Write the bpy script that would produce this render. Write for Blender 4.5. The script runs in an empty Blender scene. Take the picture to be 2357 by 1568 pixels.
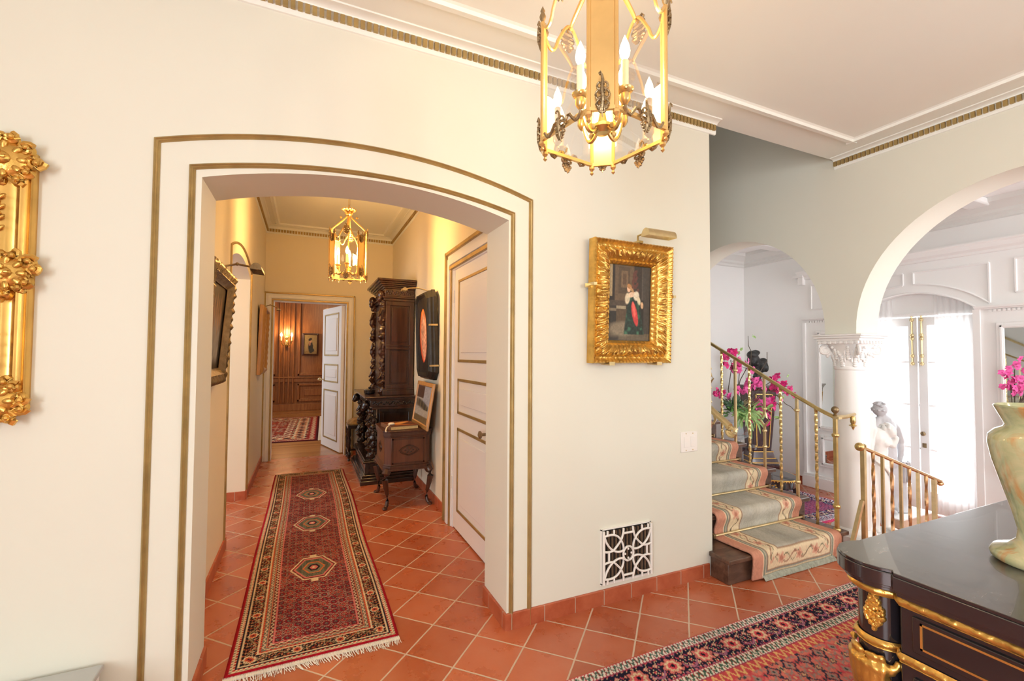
import bpy, math, random
import numpy as np
from mathutils import Vector, Matrix
PI = math.pi
random.seed(4)
RNG = np.random.default_rng(5)
SC = bpy.context.scene
COL = SC.collection
# ------------------------------------------------------------------ camera, sky, lights, exposure
cam_d = bpy.data.cameras.new('camera'); cam = bpy.data.objects.new('camera', cam_d); COL.objects.link(cam)
cam_d.sensor_width = 36.0; cam_d.lens = 36.0 * 1043.19 / 2357.0; cam_d.clip_start = 0.02; cam_d.clip_end = 200
_R = ((0.91064, -0.01897, -0.41277), (-0.41316, -0.02703, -0.91025), (0.00611, 0.99945, -0.03245))
cam.matrix_world = Matrix(((_R[0][0], _R[0][1], _R[0][2], 0), (_R[1][0], _R[1][1], _R[1][2], 0), (_R[2][0], _R[2][1], _R[2][2], 1.4), (0, 0, 0, 1)))
SC.camera = cam
SC.view_settings.view_transform = 'Standard'; SC.view_settings.look = 'None'
SC.view_settings.gamma = 1.0; SC.view_settings.use_curve_mapping = False
SC.view_settings.exposure = 0.0
SC.cycles.use_denoising = True
SC.cycles.max_bounces = 10; SC.cycles.diffuse_bounces = 6; SC.cycles.glossy_bounces = 4; SC.cycles.transparent_max_bounces = 16
SC.cycles.sample_clamp_indirect = 6.0
w = bpy.data.worlds.new('sky'); SC.world = w; w.use_nodes = True
w.node_tree.nodes['Background'].inputs[0].default_value = (0.86, 0.93, 1.0, 1)
w.node_tree.nodes['Background'].inputs[1].default_value = 3.5

def area(name, loc, aim, sx, sy, power, color):
    l = bpy.data.lights.new(name, 'AREA'); l.shape = 'RECTANGLE'; l.size = sx; l.size_y = sy; l.energy = power; l.color = color
    o = bpy.data.objects.new(name, l); COL.objects.link(o); o.location = loc
    o.rotation_euler = (Vector(aim) - Vector(loc)).to_track_quat('-Z', 'Y').to_euler(); return o
def point(name, loc, power, color, r=0.03):
    l = bpy.data.lights.new(name, 'POINT'); l.energy = power; l.color = color; l.shadow_soft_size = r
    o = bpy.data.objects.new(name, l); COL.objects.link(o); o.location = loc; return o
DAY = (0.92, 0.95, 1.0)
# daylight at the entrance room's own windows (behind and beside the camera)
area('daylight_rear', (2.5, -3.75, 1.7), (2.6, 0, 3.4), 1.1, 1.5, 18, DAY)
area('daylight_side', (-2.72, -2.0, 1.5), (3.7, -0.6, 2.4), 1.7, 2.2, 150, DAY)
# daylight through the sunken room's glazed doors, plus fill from an added side window
area('daylight_garden_door', (7.1, 2.85, 1.0), (4, 2.5, 0.6), 1.3, 2.6, 130, (0.95, 0.97, 1.0))
area('fill_sunken_side', (5.2, -2.85, 1.3), (5.2, 1, 0.8), 1.8, 2.2, 120, (0.95, 0.97, 1.0))
# left room beyond the hall arch, room at the end of the hall
area('daylight_left_room', (-2.9, 3.4, 1.6), (0.5, 4.5, 1.0), 1.4, 1.8, 20, (0.76, 0.88, 1.0))
area('daylight_end_room', (-1.9, 8.6, 1.7), (1.5, 7.6, 1.0), 1.4, 1.6, 22, (0.9, 0.94, 1.0))
WARM = (1.0, 0.66, 0.33)
point('fill_light_rear', (2.5, -1.2, 2.15), 46, (1.0, 0.90, 0.76), 0.12)  # fill added behind the camera to brighten ceiling and arcade, no fixture

# ------------------------------------------------------------------ helpers
def tag(o, label=None, cat=None, group=None, kind=None):
    if label: o['label'] = label
    if cat: o['category'] = cat
    if group: o['group'] = group
    if kind: o['kind'] = kind
    return o
def empty(name, loc, label, cat, group=None, rz=0, kind=None):
    o = bpy.data.objects.new(name, None); COL.objects.link(o); o.location = loc; o.rotation_euler = (0, 0, rz)
    o.empty_display_size = 0.05
    return tag(o, label, cat, group, kind)
def shade(me, ang=35):
    me.polygons.foreach_set('use_smooth', [True] * len(me.polygons))
    me.set_sharp_from_angle(angle=math.radians(ang))
def attach(o, parent):
    if parent is not None:
        bpy.context.view_layer.update()
        o.parent = parent; o.matrix_parent_inverse = Matrix()
class MB:
    """collects shapes for ONE mesh object"""
    def __init__(s): s.v = []; s.f = []
    def add(s, v, f):
        n = len(s.v); s.v += [tuple(p) for p in v]; s.f += [tuple(i + n for i in q) for q in f]; return s
    def box(s, a, b, rz=0, piv=None, rot=None):
        x0, y0, z0 = a; x1, y1, z1 = b
        v = [Vector(p) for p in ((x0,y0,z0),(x1,y0,z0),(x1,y1,z0),(x0,y1,z0),(x0,y0,z1),(x1,y0,z1),(x1,y1,z1),(x0,y1,z1))]
        if rz or rot is not None:
            c = Vector(piv) if piv else sum(v, Vector()) / 8
            m = rot if rot is not None else Matrix.Rotation(rz, 3, 'Z')
            v = [m @ (p - c) + c for p in v]
        return s.add(v, ((0,3,2,1),(4,5,6,7),(0,1,5,4),(1,2,6,5),(2,3,7,6),(3,0,4,7)))
    def tube(s, pts, r, n=8, cap=True, sq=False, twist=0):
        pts = [Vector(p) for p in pts]; k = len(pts)
        rs = r if isinstance(r, (list, tuple)) else [r] * k
        rings = []; up = None
        for i, p in enumerate(pts):
            d = (pts[min(i+1, k-1)] - pts[max(i-1, 0)])
            if d.length < 1e-9: d = Vector((0,0,1))
            d.normalize()
            if up is None:
                up = Vector((0,0,1)) if abs(d.z) < 0.9 else Vector((1,0,0))
            a = d.cross(up)
            if a.length < 1e-4: a = d.cross(Vector((0,1,0.1)))
            a.normalize(); b = d.cross(a).normalized(); up = a.cross(d) if False else up
            tw = twist * i / max(1, k-1) + (PI/4 if sq else 0)
            rings.append([p + (a * math.cos(2*PI*j/n + tw) + b * math.sin(2*PI*j/n + tw)) * rs[i] for j in range(n)])
        v = [q for rg in rings for q in rg]
        f = [(i*n+j, i*n+(j+1) % n, (i+1)*n+(j+1) % n, (i+1)*n+j) for i in range(k-1) for j in range(n)]
        if cap: f += [tuple(reversed(range(n))), tuple(range((k-1)*n, k*n))]
        return s.add(v, f)
    def lathe(s, prof, c=(0,0,0), n=24, sx=1, sy=1, cap=True, axis=None):
        c = Vector(c); v = []
        for r, z in prof:
            for j in range(n):
                a = 2*PI*j/n; p = Vector((r*sx*math.cos(a), r*sy*math.sin(a), z))
                if axis is not None: p = axis @ p
                v.append(p + c)
        k = len(prof)
        f = [(i*n+j, i*n+(j+1) % n, (i+1)*n+(j+1) % n, (i+1)*n+j) for i in range(k-1) for j in range(n)]
        if cap: f += [tuple(reversed(range(n))), tuple(range((k-1)*n, k*n))]
        return s.add(v, f)
    def ball(s, c, r, n=10, m=7, rot=None):
        if not isinstance(r, (tuple, list)): r = (r, r, r)
        c = Vector(c); v = [Vector((0,0,-r[2]))]
        for i in range(1, m):
            t = PI*i/m
            for j in range(n):
                a = 2*PI*j/n; v.append(Vector((r[0]*math.sin(t)*math.cos(a), r[1]*math.sin(t)*math.sin(a), -r[2]*math.cos(t))))
        v.append(Vector((0,0,r[2]))); L = len(v) - 1
        if rot is not None: v = [rot @ p for p in v]
        f = [(0, 1+(j+1) % n, 1+j) for j in range(n)]
        f += [(1+(i-1)*n+j, 1+(i-1)*n+(j+1) % n, 1+i*n+(j+1) % n, 1+i*n+j) for i in range(1, m-1) for j in range(n)]
        f += [(1+(m-2)*n+j, 1+(m-2)*n+(j+1) % n, L) for j in range(n)]
        return s.add([p + c for p in v], f)
    def prism(s, poly, h0, h1, ax='z'):
        """polygon (a,b) extruded between h0 and h1 along ax: z->(a,b,h)  y->(a,h,b)  x->(h,a,b)"""
        n = len(poly)
        def P(a, b, h): return (a, b, h) if ax == 'z' else ((a, h, b) if ax == 'y' else (h, a, b))
        v = [P(a, b, h0) for a, b in poly] + [P(a, b, h1) for a, b in poly]
        return s.add(v, [tuple(range(n))[::-1], tuple(range(n, 2*n))] + [(i, (i+1) % n, n+(i+1) % n, n+i) for i in range(n)])
    def strip(s, path, prof, closed=False):
        """profile (list of 3d offset functions) swept: path = list of (point, u, v) frames; prof = (a,b)"""
        k = len(path); n = len(prof)
        v = [Vector(p) + Vector(u)*a + Vector(w_)*b for p, u, w_ in path for a, b in prof]
        f = [(i*n+j, i*n+(j+1) % n, ((i+1) % k)*n+(j+1) % n, ((i+1) % k)*n+j) for i in range(k if closed else k-1) for j in range(n)]
        if not closed: f += [tuple(reversed(range(n))), tuple(range((k-1)*n, k*n))]
        return s.add(v, f)
    def build(s, name, m, parent=None, bevel=0, ang=35, off=None, remesh=0, sub=0, kind=None, label=None, smooth=True):
        me = bpy.data.meshes.new(name)
        v = s.v if off is None else [tuple(Vector(p) - Vector(off)) for p in s.v]
        me.from_pydata(v, [], s.f); me.validate(); me.update()
        import bmesh
        b = bmesh.new(); b.from_mesh(me); bmesh.ops.recalc_face_normals(b, faces=b.faces); b.to_mesh(me); b.free()
        if smooth: shade(me, ang)
        if m: me.materials.append(m)
        o = bpy.data.objects.new(name, me); COL.objects.link(o)
        if parent is not None: o.parent = parent
        if remesh:
            r = o.modifiers.new('skin', 'REMESH'); r.mode = 'VOXEL'; r.voxel_size = remesh; r.use_smooth_shade = True
            sm = o.modifiers.new('soft', 'SMOOTH'); sm.factor = 0.5; sm.iterations = 3
        if bevel:
            bv = o.modifiers.new('edge', 'BEVEL'); bv.width = bevel; bv.segments = 2; bv.limit_method = 'ANGLE'; bv.angle_limit = math.radians(40)
        if sub:
            sd = o.modifiers.new('round', 'SUBSURF'); sd.levels = sub; sd.render_levels = sub
        if kind: o['kind'] = kind
        if label: o['label'] = label
        return o
def struct(mb, name, m, bevel=0, label=None, parent=None, ang=35):
    o = mb.build(name, m, parent, bevel, ang)
    o['kind'] = 'structure'
    if label: o['label'] = label
    return o
def local(parent):
    """offset of a thing's base so parts can be written in room coordinates"""
    return tuple(parent.location)

# ------------------------------------------------------------------ materials
class NT:
    def __init__(s, name):
        s.m = bpy.data.materials.new(name); s.m.use_nodes = True; s.t = s.m.node_tree; s.n = s.t.nodes; s.b = s.n['Principled BSDF']
    def node(s, typ, **kw):
        nd = s.n.new(typ)
        for k, v in kw.items(): setattr(nd, k, v)
        return nd
    def link(s, a, b): s.t.links.new(a, b)
    def math(s, op, a, b=None, c=None):
        nd = s.n.new('ShaderNodeMath'); nd.operation = op
        for i, x in enumerate((a, b, c)):
            if x is None: continue
            if isinstance(x, (int, float)): nd.inputs[i].default_value = x
            else: s.link(x, nd.inputs[i])
        return nd.outputs[0]
    def pos(s): return s.n.new('ShaderNodeNewGeometry').outputs['Position']
    def obj(s): return s.n.new('ShaderNodeTexCoord').outputs['Object']
    def mapping(s, vec, scale=(1,1,1), rot=(0,0,0), loc=(0,0,0)):
        mp = s.n.new('ShaderNodeMapping'); s.link(vec, mp.inputs[0]); mp.inputs['Scale'].default_value = scale
        mp.inputs['Rotation'].default_value = rot; mp.inputs['Location'].default_value = loc; return mp.outputs[0]
    def noise(s, vec, scale, detail=3, rough=0.5, dist=0):
        nd = s.n.new('ShaderNodeTexNoise'); s.link(vec, nd.inputs['Vector']); nd.inputs['Scale'].default_value = scale
        nd.inputs['Detail'].default_value = detail; nd.inputs['Roughness'].default_value = rough; nd.inputs['Distortion'].default_value = dist
        return nd.outputs[0]
    def ramp(s, fac, stops):
        nd = s.n.new('ShaderNodeValToRGB'); e = nd.color_ramp.elements
        while len(e) < len(stops): e.new(0.5)
        for q, (p, c) in zip(e, stops): q.position = p; q.color = (*c, 1)
        s.link(fac, nd.inputs[0]); return nd.outputs[0]
    def mix(s, fac, a, b):
        nd = s.n.new('ShaderNodeMix'); nd.data_type = 'RGBA'
        for x, i in ((fac, 0), (a, 6), (b, 7)):
            if isinstance(x, (int, float)): nd.inputs[i].default_value = x
            elif isinstance(x, tuple): nd.inputs[i].default_value = (*x, 1)
            else: s.link(x, nd.inputs[i])
        return nd.outputs[2]
    def bump(s, h, strength=0.3, dist=0.01):
        nd = s.n.new('ShaderNodeBump'); nd.inputs['Strength'].default_value = strength; nd.inputs['Distance'].default_value = dist
        s.link(h, nd.inputs['Height']); s.link(nd.outputs[0], s.b.inputs['Normal'])
    def set(s, **kw):
        for k, v in kw.items():
            k = k.replace('_', ' ')
            inp = s.b.inputs[k]
            if isinstance(v, tuple): inp.default_value = (*v, 1)
            elif isinstance(v, (int, float)): inp.default_value = v
            else: s.link(v, inp)
        return s
def simple(name, col, rough=0.5, metal=0.0, var=0.06, nscale=6, bump=0.0, bscale=60, bdist=0.004, coat=0):
    t = NT(name); p = t.obj(); nz = t.noise(p, nscale, 4)
    a = tuple(max(0, c*(1-var)) for c in col); b = tuple(min(1, c*(1+var)) for c in col)
    t.set(Base_Color=t.ramp(nz, [(0.3, a), (0.7, b)]), Roughness=rough, Metallic=metal)
    if coat: t.b.inputs['Coat Weight'].default_value = coat; t.b.inputs['Coat Roughness'].default_value = 0.1
    if bump: t.bump(t.noise(p, bscale, 3), bump, bdist)
    return t.m
M = {}
M['wall'] = simple('cream_plaster', (0.735, 0.735, 0.64), 0.75, var=0.012, nscale=1.5, bump=0.15, bscale=14, bdist=0.004)
M['white'] = simple('white_paint', (0.86, 0.86, 0.85), 0.45, var=0.01, nscale=2, bump=0.08, bscale=20, bdist=0.002)
M['grey_wall'] = simple('grey_white_plaster', (0.74, 0.74, 0.72), 0.7, var=0.01, nscale=2)
M['ceil'] = simple('ceiling_paint', (0.87, 0.90, 0.85), 0.8, var=0.01, nscale=1.5)
M['hallwall'] = simple('hall_plaster', (0.84, 0.77, 0.60), 0.7, var=0.015, nscale=2, bump=0.12, bscale=14, bdist=0.004)
M['goldpaint'] = simple('old_gold_paint', (0.42, 0.30, 0.12), 0.42, 0.55, var=0.15, nscale=12)
M['gilt'] = simple('gilt_gold', (0.66, 0.40, 0.10), 0.30, 0.85, var=0.22, nscale=14, bump=0.5, bscale=70, bdist=0.004)
M['gilt_smooth'] = simple('burnished_gilt', (0.68, 0.42, 0.12), 0.26, 0.85, var=0.14, nscale=9, bump=0.15, bscale=25, bdist=0.003)
M['brass'] = simple('brass', (0.62, 0.47, 0.20), 0.28, 0.9, var=0.14, nscale=20)
M['brass_pale'] = simple('pale_brass', (0.66, 0.53, 0.29), 0.3, 0.85, var=0.12, nscale=20)
M['copper'] = simple('rose_brass', (0.62, 0.40, 0.20), 0.27, 0.9, var=0.12, nscale=20)
M['bronze'] = simple('antique_bronze', (0.30, 0.22, 0.12), 0.4, 0.8, var=0.3, nscale=24, bump=0.5, bscale=90)
M['lantern'] = simple('lantern_brass', (0.78, 0.52, 0.20), 0.32, 0.75, var=0.1, nscale=8)
M['black'] = simple('black_lacquer', (0.012, 0.011, 0.014), 0.12, 0, var=0.2, nscale=8, coat=0.6)
M['darkstone'] = simple('dark_stone', (0.02, 0.02, 0.02), 0.5, 0, var=0.4, nscale=20, bump=0.4, bscale=50)
M['marble'] = simple('white_marble', (0.80, 0.79, 0.76), 0.5, 0, var=0.05, nscale=5, bump=0.2, bscale=30, bdist=0.004)
M['shaded_stone'] = simple('backlit_shade_stone', (0.55, 0.55, 0.57), 0.6, 0, var=0.12, nscale=8, bump=0.3, bscale=40)  # grey puts the rear statue's backlit shade into its colour
M['plastic'] = simple('white_plastic', (0.82, 0.80, 0.76), 0.35, var=0.01)
M['fringe'] = simple('cotton_fringe', (0.78, 0.74, 0.64), 0.9, var=0.08, nscale=30)
M['redwool'] = simple('red_wool', (0.42, 0.02, 0.03), 0.9, var=0.1, nscale=30)
M['leaf'] = simple('green_leaf', (0.10, 0.26, 0.06), 0.45, var=0.4, nscale=25)
M['leafpale'] = simple('pale_fern', (0.30, 0.48, 0.16), 0.5, var=0.35, nscale=25)
M['leafdark'] = simple('dark_leaf', (0.02, 0.07, 0.03), 0.35, var=0.3, nscale=15)
M['petal'] = simple('magenta_petal', (0.62, 0.02, 0.18), 0.5, var=0.45, nscale=30)
M['petalpink'] = simple('pink_petal', (0.80, 0.10, 0.36), 0.5, var=0.35, nscale=30)
M['twig'] = simple('brown_twig', (0.08, 0.06, 0.04), 0.8, var=0.3, nscale=30)
M['moss'] = simple('dry_moss', (0.33, 0.30, 0.15), 0.9, var=0.4, nscale=40)
M['grille'] = simple('painted_grille', (0.84, 0.82, 0.77), 0.5, var=0.03)
M['rustslat'] = simple('brown_louvre', (0.16, 0.10, 0.06), 0.6, var=0.3, nscale=30)
M['void'] = simple('duct_shadow', (0.02, 0.015, 0.012), 0.9)
def wood(name, dark, light, rough=0.35, scale=(14, 14, 1.2), coat=0.2, bump=0.1):
    t = NT(name); p = t.mapping(t.obj(), scale); nz = t.noise(p, 2.2, 6, 0.65, 0.6)
    t.set(Base_Color=t.ramp(nz, [(0.3, dark), (0.55, tuple((a+b)/2 for a, b in zip(dark, light))), (0.75, light)]), Roughness=rough)
    t.b.inputs['Coat Weight'].default_value = coat
    t.bump(nz, bump, 0.003); return t.m
M['oakdark'] = wood('dark_carved_oak', (0.016, 0.006, 0.003), (0.068, 0.021, 0.009), 0.28, coat=0.35)
M['oakblack'] = wood('blackened_oak', (0.008, 0.005, 0.004), (0.035, 0.015, 0.010), 0.22, coat=0.5)
M['walnut'] = wood('walnut_veneer', (0.07, 0.022, 0.010), (0.17, 0.058, 0.026), 0.35)
M['walnutdark'] = wood('walnut_moulding', (0.04, 0.014, 0.008), (0.10, 0.035, 0.018), 0.3)
M['panelwood'] = wood('panelling_wood', (0.24, 0.085, 0.025), (0.46, 0.19, 0.06), 0.32)
M['stairwood'] = wood('worn_stair_wood', (0.045, 0.022, 0.014), (0.17, 0.09, 0.055), 0.4, (3, 12, 12))
M['goldwood'] = wood('gilt_wood_moulding', (0.36, 0.17, 0.05), (0.62, 0.36, 0.12), 0.4, (20, 20, 2))
M['rosewood'] = wood('rosewood', (0.03, 0.008, 0.008), (0.075, 0.02, 0.018), 0.22)
def glass(name, rough=0.0, tint=(1, 1, 1), alpha=0.92):
    t = NT(name); tr = t.node('ShaderNodeBsdfTransparent'); tr.inputs[0].default_value = (*tint, 1)
    gl = t.node('ShaderNodeBsdfGlossy'); gl.inputs['Roughness'].default_value = rough
    mx = t.node('ShaderNodeMixShader'); fr = t.node('ShaderNodeFresnel'); fr.inputs[0].default_value = 1.45
    t.link(t.math('ADD', t.math('MULTIPLY', fr.outputs[0], 0.4), 0.01), mx.inputs[0]); t.link(tr.outputs[0], mx.inputs[1]); t.link(gl.outputs[0], mx.inputs[2])
    t.link(mx.outputs[0], t.n['Material Output'].inputs['Surface']); return t.m
M['glass'] = glass('clear_glass')
M['crystal'] = glass('cut_crystal', 0.05, (0.93, 0.96, 0.98))
t = NT('mirror_silver'); t.set(Base_Color=(0.86, 0.90, 0.90), Metallic=1.0, Roughness=0.02); M['mirror'] = t.m
def sheer():
    t = NT('sheer_curtain'); d = t.node('ShaderNodeBsdfDiffuse'); d.inputs[0].default_value = (0.95, 0.95, 0.95, 1)
    tl = t.node('ShaderNodeBsdfTranslucent'); tl.inputs[0].default_value = (0.97, 0.97, 0.97, 1); tr = t.node('ShaderNodeBsdfTransparent')
    m1 = t.node('ShaderNodeMixShader'); m1.inputs[0].default_value = 0.6; t.link(d.outputs[0], m1.inputs[1]); t.link(tl.outputs[0], m1.inputs[2])
    m2 = t.node('ShaderNodeMixShader'); m2.inputs[0].default_value = 0.35; t.link(m1.outputs[0], m2.inputs[1]); t.link(tr.outputs[0], m2.inputs[2])
    t.link(m2.outputs[0], t.n['Material Output'].inputs['Surface']); return t.m
M['sheer'] = sheer()
def emit(name, col, s):
    t = NT(name); t.set(Base_Color=col); t.b.inputs['Emission Color'].default_value = (*col, 1); t.b.inputs['Emission Strength'].default_value = s; return t.m
M['bulb'] = emit('lit_bulb', (1.0, 0.80, 0.52), 14)
M['candle'] = simple('ivory_candle', (0.88, 0.78, 0.60), 0.5, var=0.04)
def terracotta():
    t = NT('terracotta_tiles'); sep = t.node('ShaderNodeSeparateXYZ'); t.link(t.pos(), sep.inputs[0])
    h = 0.1757; X = t.math('SUBTRACT', sep.outputs[0], 1.679); Y = t.math('SUBTRACT', sep.outputs[1], 1.996)
    a = t.math('DIVIDE', t.math('ADD', X, Y), 2*h); b = t.math('DIVIDE', t.math('SUBTRACT', X, Y), 2*h)
    wob = t.math('MULTIPLY', t.math('SUBTRACT', t.noise(t.pos(), 9, 2), 0.5), 0.02)
    a = t.math('ADD', a, wob); b = t.math('ADD', b, wob)
    def edge(x):
        fr = t.math('FRACT', t.math('ADD', x, 100.0)); return t.math('MINIMUM', fr, t.math('SUBTRACT', 1.0, fr))
    e = t.math('MINIMUM', edge(a), edge(b))
    ms = t.node('ShaderNodeMapRange'); ms.interpolation_type = 'SMOOTHSTEP'; t.link(e, ms.inputs[0]); ms.inputs[1].default_value = 0.011; ms.inputs[2].default_value = 0.021
    cmb = t.node('ShaderNodeCombineXYZ'); t.link(t.math('FLOOR', a), cmb.inputs[0]); t.link(t.math('FLOOR', b), cmb.inputs[1])
    wn = t.node('ShaderNodeTexWhiteNoise'); wn.noise_dimensions = '3D'; t.link(cmb.outputs[0], wn.inputs[0])
    base = t.ramp(wn.outputs[0], [(0.0, (0.37, 0.085, 0.030)), (0.5, (0.45, 0.110, 0.040)), (1.0, (0.52, 0.140, 0.056))])
    worn = t.noise(t.mapping(t.pos(), (1, 1, 1)), 7.0, 8, 0.62, 0.0)
    wf = t.node('ShaderNodeMapRange'); t.link(worn, wf.inputs[0]); wf.inputs[1].default_value = 0.38; wf.inputs[2].default_value = 0.85; wf.inputs[4].default_value = 0.4
    base = t.mix(wf.outputs[0], base, (0.60, 0.26, 0.16))
    col = t.mix(ms.outputs[0], (0.60, 0.47, 0.35), base)
    rg = t.math('ADD', 0.18, t.math('MULTIPLY', worn, 0.22)); rg = t.math('ADD', rg, t.math('MULTIPLY', t.math('SUBTRACT', 1.0, ms.outputs[0]), 0.4))
    t.set(Base_Color=col, Roughness=rg); t.b.inputs['Specular IOR Level'].default_value = 0.55
    t.bump(t.math('ADD', ms.outputs[0], t.math('MULTIPLY', worn, 0.08)), 0.35, 0.004); return t.m
M['tile'] = terracotta()
def basetile():
    t = NT('terracotta_skirting'); sep = t.node('ShaderNodeSeparateXYZ'); t.link(t.pos(), sep.inputs[0])
    s_ = t.math('ADD', t.math('DIVIDE', t.math('ADD', sep.outputs[0], sep.outputs[1]), 0.19), 99.56)
    fr = t.math('FRACT', s_); e = t.math('MINIMUM', fr, t.math('SUBTRACT', 1.0, fr))
    g = t.math('GREATER_THAN', e, 0.014); nz = t.noise(t.pos(), 11, 6, 0.6)
    base = t.ramp(nz, [(0.3, (0.36, 0.075, 0.030)), (0.75, (0.52, 0.15, 0.07))])
    t.set(Base_Color=t.mix(g, (0.45, 0.32, 0.24), base), Roughness=0.4); t.bump(g, 0.3, 0.003); return t.m
M['basetile'] = basetile()
def planks():
    t = NT('oak_floorboards'); sep = t.node('ShaderNodeSeparateXYZ'); t.link(t.pos(), sep.inputs[0])
    yy = t.math('DIVIDE', sep.outputs[1], 0.085); wn = t.node('ShaderNodeTexWhiteNoise'); wn.noise_dimensions = '1D'; t.link(t.math('FLOOR', yy), wn.inputs['W'])
    fr = t.math('FRACT', yy); g = t.math('GREATER_THAN', fr, 0.04); nz = t.noise(t.mapping(t.pos(), (1.2, 14, 14)), 2, 5)
    f = t.math('ADD', t.math('MULTIPLY', wn.outputs[0], 0.5), t.math('MULTIPLY', nz, 0.5))
    t.set(Base_Color=t.mix(g, (0.10, 0.04, 0.015), t.ramp(f, [(0.2, (0.30, 0.12, 0.035)), (0.8, (0.50, 0.24, 0.08))])), Roughness=0.22); return t.m
M['planks'] = planks()
def onyx():
    t = NT('green_onyx'); p = t.obj(); n1 = t.noise(p, 9, 6, 0.6, 1.4); n2 = t.noise(t.mapping(p, (1, 1, 0.6), loc=(3, 1, 7)), 7, 5, 0.6, 2.0)
    base = t.ramp(n1, [(0.30, (0.22, 0.28, 0.15)), (0.45, (0.38, 0.41, 0.23)), (0.60, (0.52, 0.48, 0.28)), (0.75, (0.62, 0.52, 0.32))])
    vein = t.ramp(n2, [(0.565, (0, 0, 0)), (0.70, (.95, .95, .95))])
    t.set(Base_Color=t.mix(vein, base, (0.50, 0.22, 0.06)), Roughness=0.12); t.b.inputs['Coat Weight'].default_value = 0.4; return t.m
M['onyx'] = onyx()
def dusty_black():
    t = NT('dusty_black_top'); p = t.pos(); n = t.noise(t.mapping(p, (1, 3, 1)), 16, 9, 0.75, 0.8)
    f = t.ramp(n, [(0.35, (0.035, 0.034, 0.033)), (0.60, (0.085, 0.083, 0.079)), (0.76, (0.26, 0.25, 0.24))]); gn = t.node('ShaderNodeNewGeometry'); sn = t.node('ShaderNodeSeparateXYZ'); t.link(gn.outputs['Normal'], sn.inputs[0])
    upf = t.math('GREATER_THAN', sn.outputs[2], 0.7); t.set(Base_Color=t.mix(upf, (0.014, 0.012, 0.016), f), Roughness=t.math('ADD', 0.14, t.math('MULTIPLY', upf, 0.10)))
    t.b.inputs['Coat Weight'].default_value = 0.5; t.b.inputs['Specular IOR Level'].default_value = 0.8; return t.m
M['blacktop'] = dusty_black()
def vcol(name, rough=0.9, bump=0.0, spec=0.3, sheen=0.0):
    t = NT(name); a = t.node('ShaderNodeVertexColor'); a.layer_name = 'col'; t.set(Base_Color=a.outputs[0], Roughness=rough)
    t.b.inputs['Specular IOR Level'].default_value = spec
    if bump: t.bump(t.noise(t.obj(), 260, 2), bump, 0.003)
    return t.m
M['pile'] = vcol('knotted_pile', 0.95, 0.6, 0.15)
M['canvas'] = vcol('painted_canvas', 0.5, 0.15, 0.5)

def lin(c):
    c = np.asarray(c, float) / 255.0
    return np.where(c <= 0.04045, c / 12.92, ((c + 0.055) / 1.055) ** 2.4)
def grid(name, P, C, m, parent=None, thick=0):
    """P (h,w,3) points, C (h,w,3) linear colours -> one mesh with a colour attribute"""
    h, w_ = P.shape[:2]; me = bpy.data.meshes.new(name)
    idx = np.arange(h*w_).reshape(h, w_)
    q = np.stack([idx[:-1, :-1], idx[:-1, 1:], idx[1:, 1:], idx[1:, :-1]], -1).reshape(-1, 4)
    me.vertices.add(h*w_); me.vertices.foreach_set('co', P.reshape(-1).astype(np.float32))
    me.loops.add(q.size); me.loops.foreach_set('vertex_index', q.reshape(-1).astype(np.int32))
    me.polygons.add(len(q)); me.polygons.foreach_set('loop_start', (np.arange(len(q))*4).astype(np.int32))
    me.update(calc_edges=True)
    at = me.color_attributes.new('col', 'FLOAT_COLOR', 'POINT')
    cc = np.concatenate([C.reshape(-1, 3), np.ones((h*w_, 1))], 1)
    at.data.foreach_set('color', cc.reshape(-1).astype(np.float32))
    me.polygons.foreach_set('use_smooth', [True]*len(me.polygons)); me.materials.append(m)
    o = bpy.data.objects.new(name, me); COL.objects.link(o)
    if parent is not None: o.parent = parent
    if thick:
        sd = o.modifiers.new('thick', 'SOLIDIFY'); sd.thickness = thick; sd.offset = 0
    return o
def vnoise(u, v, seed=0):
    """smooth value noise on arrays"""
    r = np.random.default_rng(seed); T = r.random((64, 64))
    iu = np.floor(u).astype(int); iv = np.floor(v).astype(int); fu = u - iu; fv = v - iv
    fu = fu*fu*(3-2*fu); fv = fv*fv*(3-2*fv); g = lambda a, b: T[a % 64, b % 64]
    return (g(iu, iv)*(1-fu)+g(iu+1, iv)*fu)*(1-fv) + (g(iu, iv+1)*(1-fu)+g(iu+1, iv+1)*fu)*fv
def hash2(i, j, seed=0):
    return np.random.default_rng(seed).random((97, 89))[np.asarray(i) % 97, np.asarray(j) % 89]

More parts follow.
